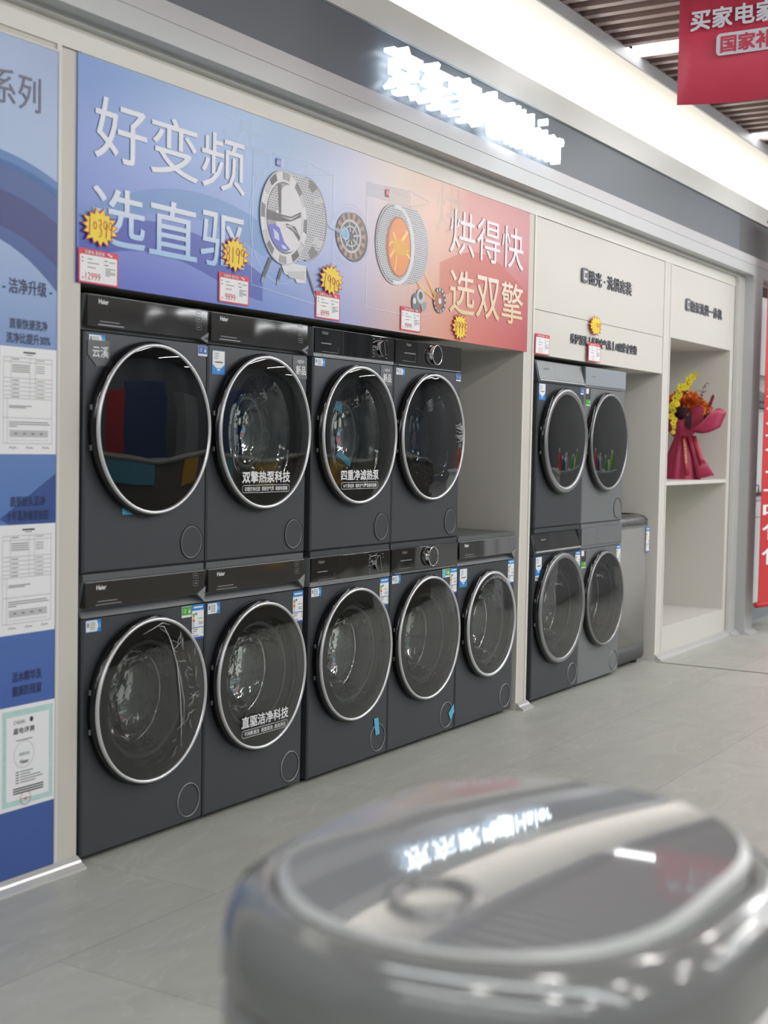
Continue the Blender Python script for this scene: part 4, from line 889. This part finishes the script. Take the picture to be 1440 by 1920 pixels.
# ------------------------------------------------------------------ left poster
ps = thing('poster_panel', 'tall blue poster with printed certificates at the left edge', 'poster')
M['poster'] = ramp_mat('poster_gradient', 2, 0.0, 2.46, [(0, (54, 84, 150)), (0.22, (66, 98, 168)), (0.5, (96, 130, 188)), (0.72, (140, 166, 208)), (1, (150, 172, 208))], rough=0.3)
b = MB(); b.box(-1.1, -0.119, -0.004, 0.0055, 0.036, 2.461, M['poster']); b.build('printed_panel', ps)
b = MB(); b.box(-1.1, -0.112, -0.006, 0.005, 2.461, 2.468, M['portal3']); b.box(-0.119, -0.114, -0.006, -0.0005, 0.036, 2.461, M['portal3']); b.build('poster_frame', ps)
Yp = -0.0048
mA = veil('swoosh_deep', (52, 84, 160), 0.6); mB = veil('swoosh_mid', (74, 130, 200), 0.55); mC = veil('swoosh_violet', (90, 80, 140), 0.35)
def swoosh(pts, y, m): MB().poly(pts, y, m).build('swoosh_print', ps, recalc=False)
swoosh(arc(lambda x: 2.115-0.55*(x+0.42)**2*1.2, -0.75, -0.12)+arc(lambda x: 1.90-1.3*(x+0.45)**2, -0.12, -0.75), Yp, mA); swoosh(arc(lambda x: 2.14-0.55*(x+0.42)**2*1.2, -0.75, -0.12)+arc(lambda x: 2.10-0.6*(x+0.42)**2*1.2, -0.12, -0.75), Yp-0.0003, mB)
swoosh(arc(lambda x: 2.03-0.8*(x+0.42)**2, -0.75, -0.12)+arc(lambda x: 1.93-1.1*(x+0.42)**2, -0.12, -0.75), Yp-0.0005, mC)
swoosh([(-0.34, 1.09), (-0.12, 1.22), (-0.12, 1.07), (-0.30, 1.07)], Yp, veil('facet_blue', (50, 76, 150), 0.5))
Yq = Yp-0.0012
b = MB(); b.text('系列', -0.372, -0.190, 2.265, 2.365, Yq, M['title'], -0.004); b.build('title_lettering', ps, recalc=False)
b = MB(); b.text('- 洁净升级 -', -0.332, -0.140, 1.738, 1.782, Yq, M['navy'], 0.004); b.build('subtitle_lettering', ps, recalc=False)
for a_, c_, xa, xb, zt in (('直驱快速洗净', '洗净比提升30%', -0.306, -0.158, 1.668), ('直驱恒久洁净', '十年洗净效果如初', -0.300, -0.162, 1.155), ('活水精华洗', '健康防残留', -0.288, -0.174, 0.642)):
    b = MB(); ex = 0.012 if len(c_) > 5 else 0; b.text(a_, xa, xb, zt-0.030, zt, Yq, M['navy'], 0.004); b.text(c_, xa-ex, xb+ex, zt-0.072, zt-0.041, Yq, M['navy'], 0.004); b.build('caption_lettering', ps, recalc=False)
def document(z0, z1):
    x0, x1 = -0.342, -0.121; b = MB(); b.prism([(x0, z0), (x1, z0), (x1, z1), (x0, z1)], -0.0046, -0.0054, M['pw']); k = -0.006
    X = lambda u: x0+u*(x1-x0); Z = lambda v: z1-v*(z1-z0)
    b.rect(X(0.40), X(0.62), Z(0.055), Z(0.04), k, M['pk']); b.rect(X(0.45), X(0.57), Z(0.072), Z(0.065), k, M['pg'])
    for v in (0.10, 0.14, 0.29, 0.33, 0.37, 0.41, 0.45, 0.48, 0.66, 0.90): b.rect(X(0.06), X(0.92), Z(v+0.0015), Z(v-0.0015), k, M['pg'])
    for u, v0, v1 in ((0.06, 0.10, 0.90), (0.92, 0.10, 0.90), (0.19, 0.10, 0.48), (0.52, 0.10, 0.48), (0.62, 0.10, 0.48), (0.13, 0.48, 0.90)): b.rect(X(u)-0.0004, X(u)+0.0004, Z(v1), Z(v0), k, M['pg'])
    for v in (0.115, 0.17, 0.19, 0.21, 0.23, 0.31, 0.35, 0.39, 0.43, 0.465): b.rect(X(0.21), X(0.21+(0.3 if 0.16 < v < 0.25 else 0.12)), Z(v+0.004), Z(v-0.004), k, M['pg']); b.rect(X(0.64), X(0.78), Z(v+0.003), Z(v-0.003), k, M['pg'])
    for v, u in ((0.55, 0.55), (0.565, 0.45), (0.70, 0.85), (0.72, 0.88), (0.74, 0.3)): b.rect(X(0.16), X(u), Z(v+0.004), Z(v-0.004), k, M['pg'])
    b.rect(X(0.17), X(0.85), Z(0.84), Z(0.775), k, M['ms'][1]); b.rect(X(0.17), X(0.85), Z(0.872), Z(0.87), k, M['pg'])
    for u in (0.25, 0.4, 0.55, 0.7): b.rect(X(u), X(u+0.05), Z(0.815), Z(0.80), k-0.0004, M['pg'])
    for u in (0.16, 0.45, 0.74): b.line([(X(u), Z(0.945)), (X(u+0.04), Z(0.93)), (X(u+0.06), Z(0.95)), (X(u+0.09), Z(0.935)), (X(u+0.13), Z(0.945))], 0.0018, k, M['pk'])
    b.build('report_sheet', ps)
document(1.277, 1.586); document(0.752, 1.072)
b = MB(); x0, x1, z0, z1 = -0.338, -0.119, 0.235, 0.541
b.prism([(x0, z0), (x1, z0), (x1, z1), (x0, z1)], -0.0046, -0.0054, M['pw']); k = -0.006
b.rect(x0+0.012, x1-0.008, z0+0.012, z1-0.012, k, mat('certificate_border', (178, 212, 208), 0.5, var=(60, 0.12))); b.rect(x0+0.026, x1-0.024, z0+0.028, z1-0.03, k-0.0004, M['pw']); k -= 0.0008
b.text('CHEARI', -0.284, -0.240, 0.487, 0.498, k, M['pk']); b.ell(-0.214, 0.495, 0.007, 0.008, k, M['pk'], 14); b.text('嘉电评测', -0.285, -0.203, 0.458, 0.476, k, M['pk'], 0.01)
b.rect(-0.275, -0.21, 0.437, 0.440, k, M['pg']); b.annul(-0.243, 0.395, 0.040, 0.040, 0.039, 0.039, k, M['pg'], 40); b.text('健康除菌', -0.262, -0.222, 0.391, 0.401, k, M['pg']); b.text('Haier', -0.258, -0.224, 0.368, 0.380, k, M['pk'], 0.01)
for v, u in ((0.343, 0.05), (0.335, 0.04), (0.327, 0.08), (0.319, 0.09), (0.311, 0.06)): b.rect(-0.275, -0.262, v, v+0.003, k, M['pk']); b.rect(-0.257, -0.257+u, v, v+0.003, k, M['pg'])
for v in (0.294, 0.287, 0.280): b.rect(-0.285, -0.165, v, v+0.004, k, M['pk'])
b.annul(-0.236, 0.263, 0.021, 0.021, 0.0195, 0.0195, k, M['prd'], 30); b.text('★', -0.242, -0.230, 0.257, 0.268, k-0.0004, M['prd']); b.rect(-0.255, -0.217, 0.2625, 0.264, k, M['prd']); b.build('certificate_sheet', ps)

# ------------------------------------------------------------------ hanging banners
hb = thing('hanging_banner', 'red hanging banner with white Chinese lettering under the slatted ceiling', 'banner', (2.9, 0, 0))
b = MB(); n = 16; vs = []; fs = []
for i in range(n+1):
    yy = -0.819-1.0*i/n; xo = 0.012*math.sin(i*0.55)
    vs += [(xo, yy, 2.877-0.02*math.sin(PI*i/n)), (xo, yy, 3.395), (xo+0.003, yy, 2.877-0.02*math.sin(PI*i/n)), (xo+0.003, yy, 3.395)]
for i in range(n):
    a = 4*i; c = 4*i+4; fs += [(a, a+1, c+1, c), (a+2, c+2, c+3, a+3), (a, c, c+2, a+2), (a+1, a+3, c+3, c+1)]
fs += [(0, 2, 3, 1), (4*n, 4*n+1, 4*n+3, 4*n+2)]
b.add(vs, fs, M['bannerred'], True); b.build('banner_sheet', hb)
def ytext(bb, s_, ya, yb, z0, z1, m, bold, x=-0.018):   # lettering in the plane facing -x, reading towards -y
    vs, fs, a0, a1, b0, b1 = tmesh(s_); sx = (yb-ya)/(a1-a0); sz = (z1-z0)/(b1-b0); d = bold*(z1-z0)*0.9
    for k, (oy, oz) in enumerate(((-d, -d), (d, -d), (-d, d), (d, d), (0, 0))): bb.add([(x-0.00012*k, ya+oy+(v.x-a0)*sx, z0+oz+(v.y-b0)*sz) for v in vs], fs, m)
b = MB(); ytext(b, '买家电家', -0.880, -1.262, 3.190, 3.278, M['bannerwhite'], 0.03); b.build('banner_lettering', hb, recalc=False)
b = MB(); p = rr(0, 0.40, 0, 0.096, 0.02); vs = [(-0.017, -0.998-q[0], 3.066+q[1]) for q in p]; tr = tessellate_polygon([[Vector((q[0], q[1], 0)) for q in p]]); b.add(vs, [tuple(q) for q in tr], M['bannerwhite']); ytext(b, '国家补', -1.020, -1.252, 3.078, 3.150, M['bannerred'], 0.03, -0.019); b.build('banner_plaque', hb, recalc=False)
for yy in (-0.9, -1.7): MB().tube([(0.003, yy, 3.39), (0.003, yy, 3.50)], 0.003, M['ringd'], 6).build('hanging_wire', hb)

rb = thing('hanging_banner', 'tall narrow red banner 正品低价 on a roller at the right edge', 'banner', (6.595, -0.20, 0), -0.28)
b = MB(); b.box(0, 0.62, -0.002, 0.002, 0.24, 2.94, M['rollred']); b.build('banner_sheet', rb)
MB().tube([(-0.02, 0.0, 0.225), (0.64, 0.0, 0.225)], 0.020, M['rollred'], 16).build('bottom_roller', rb)
MB().tube([(-0.02, 0.0, 2.94), (0.64, 0.0, 2.94)], 0.012, M['ringd'], 12).build('top_rail', rb)
b = MB()
zz = {'家': 2.33, '电': 2.14, '买': 1.95, '采': 1.70, '京': 1.51, '东': 1.32, '正': 1.04, '品': 0.87, '低': 0.69, '价': 0.51}
for ch, z in zz.items(): b.text(ch, 0.022, 0.48, z, z+0.145, -0.004, M['pw'], 0.005)
b.build('banner_lettering', rb, recalc=False)
for xx in (0.05, 0.57): MB().tube([(xx, 0, 2.95), (xx, 0, 3.35)], 0.003, M['ringd'], 6).build('hanging_wire', rb)

# ------------------------------------------------------------------ kitchen display in the next bay
KW = mat('white_cabinet', (226, 229, 232), 0.25); KG = mat('grey_toe_kick', (128, 136, 142), 0.35)
struct(MB().box(6.815, 10, 0.62, 0.66, 0, 2.60, mat('next_bay_wall', (214, 216, 216), 0.6)).build('wall_right_bay'), 'pale wall behind the kitchen display').__setitem__('kind', 'structure')
t = thing('wall_cabinet', 'white wall cabinet behind the tall red banner', 'cabinet'); MB().box(6.83, 9.2, 0.06, 0.60, 1.90, 2.50, KW).build('carcass', t, bevel=0.003)
for i in range(3): MB().box(6.84+i*0.79, 6.84+i*0.79+0.78, 0.042, 0.058, 1.905, 2.495, KW).build('cabinet_door', t, bevel=0.002)
t = thing('range_hood', 'black range hood below the white wall cabinet', 'range hood'); MB().sweep([(0.0, 1.64), (0.0, 1.70), (0.25, 1.82), (0.60, 1.82), (0.60, 1.64)], 7.1, 8.0, M['black']).build('hood_body', t, bevel=0.004); MB().box(7.12, 7.98, -0.004, 0.0, 1.655, 1.685, M['ringd']).build('control_strip', t)
MB().box(7.3, 7.7, 0.2, 0.6, 1.822, 1.899, M['steel']).build('flue', t)
t = thing('base_cabinet', 'white base cabinet with grey toe kick beyond the silver portal', 'cabinet'); MB().box(6.83, 9.2, 0.06, 0.60, 0.15, 0.945, KW).build('carcass', t, bevel=0.003); MB().box(6.85, 9.18, 0.09, 0.58, 0.0, 0.149, KG).build('toe_kick', t)
for i in range(3): MB().box(6.84+i*0.79, 6.84+i*0.79+0.78, 0.042, 0.058, 0.155, 0.81, KW).build('cabinet_door', t, bevel=0.002); MB().box(6.84+i*0.79, 6.84+i*0.79+0.78, 0.042, 0.058, 0.82, 0.94, KW).build('drawer', t, bevel=0.002)
tag(MB().box(6.825, 9.2, 0.03, 0.61, 0.946, 0.972, mat('white_worktop', (214, 216, 216), 0.25)).build('worktop', bevel=0.003), 'white worktop on the base cabinet behind the red banner', 'worktop')
t = thing('gas_cooktop', 'black gas cooktop with pan supports on the white worktop', 'cooktop', (7.35, 0.10, 0.972)); MB().box(0, 0.72, 0, 0.42, 0, 0.03, M['black']).build('glass_top', t, bevel=0.004)
for i in (0.19, 0.53):
    MB().latz([(0.09, 0.03), (0.09, 0.055), (0.05, 0.06), (0.001, 0.06)], i, 0.21, M['blackm'], 24).build('burner', t)
    b = MB()
    for k in range(4):
        a = PI/4+k*PI/2; b.tube([(i+0.13*math.cos(a), 0.21+0.13*math.sin(a), 0.03), (i+0.13*math.cos(a), 0.21+0.13*math.sin(a), 0.075), (i+0.03*math.cos(a), 0.21+0.03*math.sin(a), 0.075)], 0.006, M['blackm'], 6)
    b.build('pan_support', t)
    MB().latz([(0.02, 0.03), (0.018, 0.055), (0.001, 0.056)], i, 0.04, M['chrome'], 16).build('knob', t)

# ------------------------------------------------------------------ bouquet in the niche
fl = thing('flower_bouquet', 'bouquet of orange and yellow flowers in crimson wrapping on the niche shelf', 'bouquet', (6.055, 0.205, 1.122), -1.02)
WR = mat('crimson_wrap', (150, 30, 66), 0.5, bump=(14, 0.4, 0.01)); WD = mat('dark_wrap', (46, 22, 34), 0.6); WP = mat('pink_wrap_inside', (184, 80, 112), 0.55)
rnd = random.Random(11)
def flare(a, i, r, z):
    if i >= 3: r *= 1+0.16*math.sin(5*a+0.8)+0.08*math.sin(9*a); z += 0.028*math.sin(5*a+1.5)*(i-2)*0.6
    elif i == 0: r *= 1+0.05*math.sin(7*a); z = 0
    else: r *= 1+0.10*math.sin(11*a)*(0.6 if i == 1 else 1)
    return r, z
b = MB(); b.latz([(0.135, 0), (0.10, 0.16), (0.052, 0.285), (0.095, 0.345), (0.145, 0.40), (0.175, 0.455)], 0, 0, WR, 72, fn=flare); b.build('wrap', fl)
b = MB(); b.latz([(0.10, 0.36), (0.10, 0.36), (0.10, 0.36), (0.13, 0.415), (0.15, 0.475)], 0, 0, WD, 60, fn=lambda a, i, r, z: (r*(1+0.14*math.sin(4*a+2)), z+0.02*math.sin(6*a))); b.build('inner_wrap', fl)
def sheet(pts, m, name, cols):
    bb = MB(); n = len(pts)//cols; bb.add(pts, [(r*cols+c, r*cols+c+1, (r+1)*cols+c+1, (r+1)*cols+c) for r in range(n-1) for c in range(cols-1)], m, True)
    o = bb.build(name, fl); s_ = o.modifiers.new('solid', 'SOLIDIFY'); s_.thickness = 0.002; return o
sheet([((1-v)*(0.02+0.13*u)+v*(0.23+0.05*u), (1-v)*(-0.13-0.02*u)+v*(-0.13+0.05*u)-0.03*math.sin(PI*u)*(1-v), (1-v)*(0.33+0.12*u)+v*(0.365+0.10*u)-0.03*math.sin(PI*v)*(1-u)+0.035*math.sin(PI*v)*u) for v in (0, .2, .4, .6, .8, 1) for u in (0, .2, .4, .6, .8, 1)], WR, 'wrap_wing', 6)
sheet([(0.015+0.06*v+(0.03+0.10*v)*u, -0.055-0.09*v-0.02*math.sin(PI*u)+0.05*u*v, 0.285*(1-v)+0.004+0.03*v*u) for v in (0, .3, .6, 1) for u in (0, .25, .5, .75, 1)], WR, 'wrap_flap', 5)
sheet([(0.055+0.115*v+(0.01+0.035*v)*u, -0.05-0.04*v+0.04*u, 0.25*(1-v)+0.035*v-0.01*u*v) for v in (0, .3, .6, 1) for u in (0, .5, 1)], WP, 'wrap_flap', 3)
sheet([(0.15+0.05*v, -0.02+0.10*(u-0.5)+0.02*v, 0.44+0.13*v+0.02*math.sin(PI*u)) for v in (0, .5, 1) for u in (0, .25, .5, .75, 1)], WR, 'wrap_corner', 5)
RB = mat('red_ribbon', (150, 26, 46), 0.4)
rib = sheet([(-0.02+0.03*u+0.012*v, -0.062-0.085*v, 0.30-0.27*v) for v in (0, .25, .5, .75, 1) for u in (0, .5, 1)], RB, 'ribbon', 3)
sheet([(0.045+0.035*u+0.05*v, -0.058-0.085*v, 0.30-0.19*v) for v in (0, .25, .5, .75, 1) for u in (0, .5, 1)], RB, 'ribbon', 3)
vs, fs, a0, a1, b0, b1 = tmesh('LOVE IS ETERNAL')
b = MB(); gold = mat('gold_print', (236, 190, 110), 0.3)
pv = []
for v in vs:
    u = (v.x-a0)/(a1-a0); q = (v.y-b0)/(b1-b0); vv = 0.10+0.62*u; uu = 0.25+0.5*q
    pv.append((-0.02+0.03*uu+0.012*vv, -0.0655-0.085*vv, 0.30-0.27*vv))
b.add(pv, fs, gold); b.build('ribbon_lettering', rib, recalc=False)
OR = [mat('orange_petal_%d' % i, c, 0.7, bump=(90, 1.0, 0.01)) for i, c in enumerate(((228, 124, 44), (216, 108, 36), (238, 146, 58)))]
def puff(cx, cy, cz, r, m):
    bb = MB(); n = 150
    for i in range(n):
        z = 1-2*(i+0.5)/n; rh_ = math.sqrt(1-z*z); a = i*2.39996
        d = Vector((rh_*math.cos(a), rh_*math.sin(a), z)); c = Vector((cx, cy, cz))
        s1 = d.orthogonal().normalized(); s2 = d.cross(s1); th = rnd.uniform(0, PI); s_ = (s1*math.cos(th)+s2*math.sin(th))*r*0.20
        L_ = r*rnd.uniform(0.88, 1.2); bb.add([c+d*r*0.25+s_*0.5, c+d*r*0.25-s_*0.5, c+d*L_*0.8-s_, c+d*L_, c+d*L_*0.8+s_], [(0, 1, 2, 3, 4)], m)
    bb.build('orange_flower', fl, recalc=False)
for i, (x_, y_, z_, r_) in enumerate(((-0.03, -0.08, 0.52, 0.062), (0.035, -0.10, 0.515, 0.060), (0.09, -0.08, 0.505, 0.058), (0.125, -0.04, 0.49, 0.052), (-0.02, 0.0, 0.56, 0.062), (0.05, 0.01, 0.555, 0.06), (-0.09, -0.03, 0.52, 0.06), (0.01, -0.12, 0.47, 0.05), (0.075, -0.115, 0.465, 0.05))): puff(x_, y_, z_, r_, OR[i % 3])
YE = mat('yellow_orchid', (222, 204, 40), 0.6); YC = mat('orchid_throat', (150, 70, 30), 0.6); ST = mat('stem_green', (120, 134, 60), 0.6); TW = mat('berry_red', (104, 24, 34), 0.6)
path = [Vector(p) for p in ((-0.04, -0.10, 0.45), (-0.075, -0.14, 0.54), (-0.05, -0.15, 0.61), (-0.015, -0.15, 0.66), (0.03, -0.14, 0.71))]
path2 = [Vector(p) for p in ((-0.06, -0.10, 0.50), (-0.095, -0.15, 0.52), (-0.112, -0.165, 0.46), (-0.112, -0.165, 0.39), (-0.108, -0.165, 0.33))]
for pth in (path, path2): MB().tube(pth, [0.004, 0.0035, 0.003, 0.002, 0.001], ST, 6).build('orchid_stem', fl)
def orchid(c, r):
    bb = MB(); nrm = Vector((rnd.uniform(-.6, .1), -1, rnd.uniform(-.3, .4))).normalized(); s1 = nrm.orthogonal().normalized(); s2 = nrm.cross(s1); ph = rnd.uniform(0, 6)
    for k in range(5):
        a = ph+k*2*PI/5; d = s1*math.cos(a)+s2*math.sin(a); e_ = s1*-math.sin(a)+s2*math.cos(a); wd = r*(0.42 if k % 2 else 0.55)
        pts = [c+d*r*0.1, c+d*r*0.55+e_*wd+nrm*r*0.15, c+d*r*0.95+e_*wd*0.6+nrm*r*0.05, c+d*r*1.05, c+d*r*0.95-e_*wd*0.6+nrm*r*0.05, c+d*r*0.55-e_*wd+nrm*r*0.15]; bb.add(pts, [(0, 1, 2, 3), (0, 3, 4, 5)], YE, True)
    bb.add([c+nrm*r*0.3, c+s1*r*0.18, c+s2*r*0.18, c-s1*r*0.18, c-s2*r*0.18], [(0, 1, 2), (0, 2, 3), (0, 3, 4), (0, 4, 1)], YC); bb.build('yellow_orchid', fl, recalc=False)
def along(pth, t_):
    f = t_*(len(pth)-1); i = min(int(f), len(pth)-2); return pth[i].lerp(pth[i+1], f-i)
for k in range(13): orchid(along(path, 0.28+0.68*k/12)+Vector((rnd.uniform(-.022, .022), rnd.uniform(-.02, .01), rnd.uniform(-.02, .02))), 0.026 if k < 11 else 0.016)
for k in range(13): orchid(along(path2, 0.15+0.83*k/12)+Vector((rnd.uniform(-.016, .016), rnd.uniform(-.02, .01), rnd.uniform(-.015, .015))), 0.021 if k < 10 else 0.016)
for (p0, p1) in (((0.03, -0.09, 0.46), (0.13, -0.12, 0.665)), ((0.0, -0.12, 0.47), (-0.02, -0.15, 0.64)), ((0.07, -0.12, 0.46), (0.10, -0.14, 0.60)), ((0.10, -0.1, 0.44), (0.16, -0.13, 0.52))):
    bb = MB(); p0, p1 = Vector(p0), Vector(p1); bb.tube([p0, p1], 0.0018, TW, 5)
    for k in range(16):
        c = p0.lerp(p1, k/15)+Vector((rnd.uniform(-.016, .016), rnd.uniform(-.012, .008), rnd.uniform(-.012, .012))); r = 0.006
        bb.add([c+Vector((r, 0, 0)), c+Vector((0, r, 0)), c+Vector((-r, 0, 0)), c+Vector((0, -r, 0)), c+Vector((0, 0, r)), c+Vector((0, 0, -r))], [(0, 1, 4), (1, 2, 4), (2, 3, 4), (3, 0, 4), (1, 0, 5), (2, 1, 5), (3, 2, 5), (0, 3, 5)], TW)
    bb.build('berry_twig', fl)
b = MB(); b.tube([(-0.03, 0, 0.02), (-0.01, 0, 0.3), (0, 0, 0.50)], [0.035, 0.03, 0.05], ST, 10); b.build('stem_bundle', fl)

# ------------------------------------------------------------------ across the aisle: what the glossy doors and panels mirror
t = thing('display_counter', 'long grey counter across the aisle, seen mirrored in the black doors', 'counter'); MB().box(3.2, 9.6, -5.3, -4.4, 0, 0.98, mat('counter_grey', (116, 112, 104), 0.5)).build('counter_body', t, bevel=0.01); MB().box(3.15, 9.65, -5.35, -4.35, 0.98, 1.02, mat('counter_top', (150, 148, 140), 0.4)).build('counter_top', t, bevel=0.005)
tag(MB().box(3.5, 5.2, -4.399, -4.36, 0.62, 0.978, mat('aisle_cloth_blue', (110, 186, 214), 0.6)).build('counter_cloth'), 'light blue cloth on the counter front, mirrored in the black door', 'cloth')
tag(MB().box(6.3, 7.2, -4.399, -4.36, 0.5, 0.978, mat('aisle_cloth_yellow', (218, 172, 50), 0.6)).build('counter_cloth'), 'yellow cloth on the counter front, mirrored in the black door', 'cloth')
for i, (x_, y_) in enumerate(((5.3, -5.9),)):
    t = thing('roll_up_banner', 'red roll-up banner behind the aisle counter, seen mirrored', 'banner', (x_, y_, 0), 0.3); MB().box(-0.35, 0.35, -0.004, 0.004, 0.1, 2.1, M['rollred']).build('banner_sheet', t); MB().box(-0.37, 0.37, -0.08, 0.08, 0, 0.1, M['ringd']).build('banner_base', t)
tag(MB().box(7.6, 9.7, -7.9, -7.84, 0.0, 2.5, mat('aisle_poster_blue', (58, 76, 120), 0.4)).build('poster_wall'), 'deep blue poster wall behind the aisle counter, seen only mirrored', 'poster')
tag(MB().box(10.2, 11.4, -7.9, -7.3, 0.0, 2.3, mat('aisle_fridge', (150, 152, 152), 0.3)).build('display_fridge', bevel=0.01), 'pale tall appliance behind the aisle counter, seen only mirrored', 'appliance')
t = thing('display_table', 'white display table holding bottles, mirrored in the right black doors', 'table', (7.4, -2.5, 0)); MB().box(0, 2.7, 0, 0.5, 0.90, 0.95, KW).build('table_top', t, bevel=0.004); MB().box(0.05, 2.65, 0.05, 0.45, 0, 0.899, KW).build('table_body', t)
for i, (dx_, c_, h_, nm) in enumerate(((0.5, (214, 84, 50), 0.34, 'orange'), (0.85, (60, 110, 190), 0.24, 'blue'), (1.2, (220, 222, 220), 0.28, 'white'), (2.0, (90, 160, 60), 0.26, 'green'), (2.4, (225, 225, 220), 0.2, 'low white'), (2.8, (120, 190, 50), 0.32, 'lime'))):
    t = thing('detergent_bottle', nm+' plastic bottle on the white display table, mirrored in the right doors', 'bottle', (7.4+dx_*0.8, -2.2, 0.95), 0, 'bottles on the display table'); mm = mat('bottle_plastic', c_, 0.35); MB().latz([(0.001, 0), (0.075, 0), (0.08, 0.02), (0.08, h_*0.6), (0.06, h_*0.75), (0.03, h_*0.82), (0.03, h_*0.84)], 0, 0, mm, 24).build('bottle_body', t); MB().latz([(0.034, h_*0.84), (0.034, h_), (0.001, h_)], 0, 0, M['pw'], 20).build('cap', t)
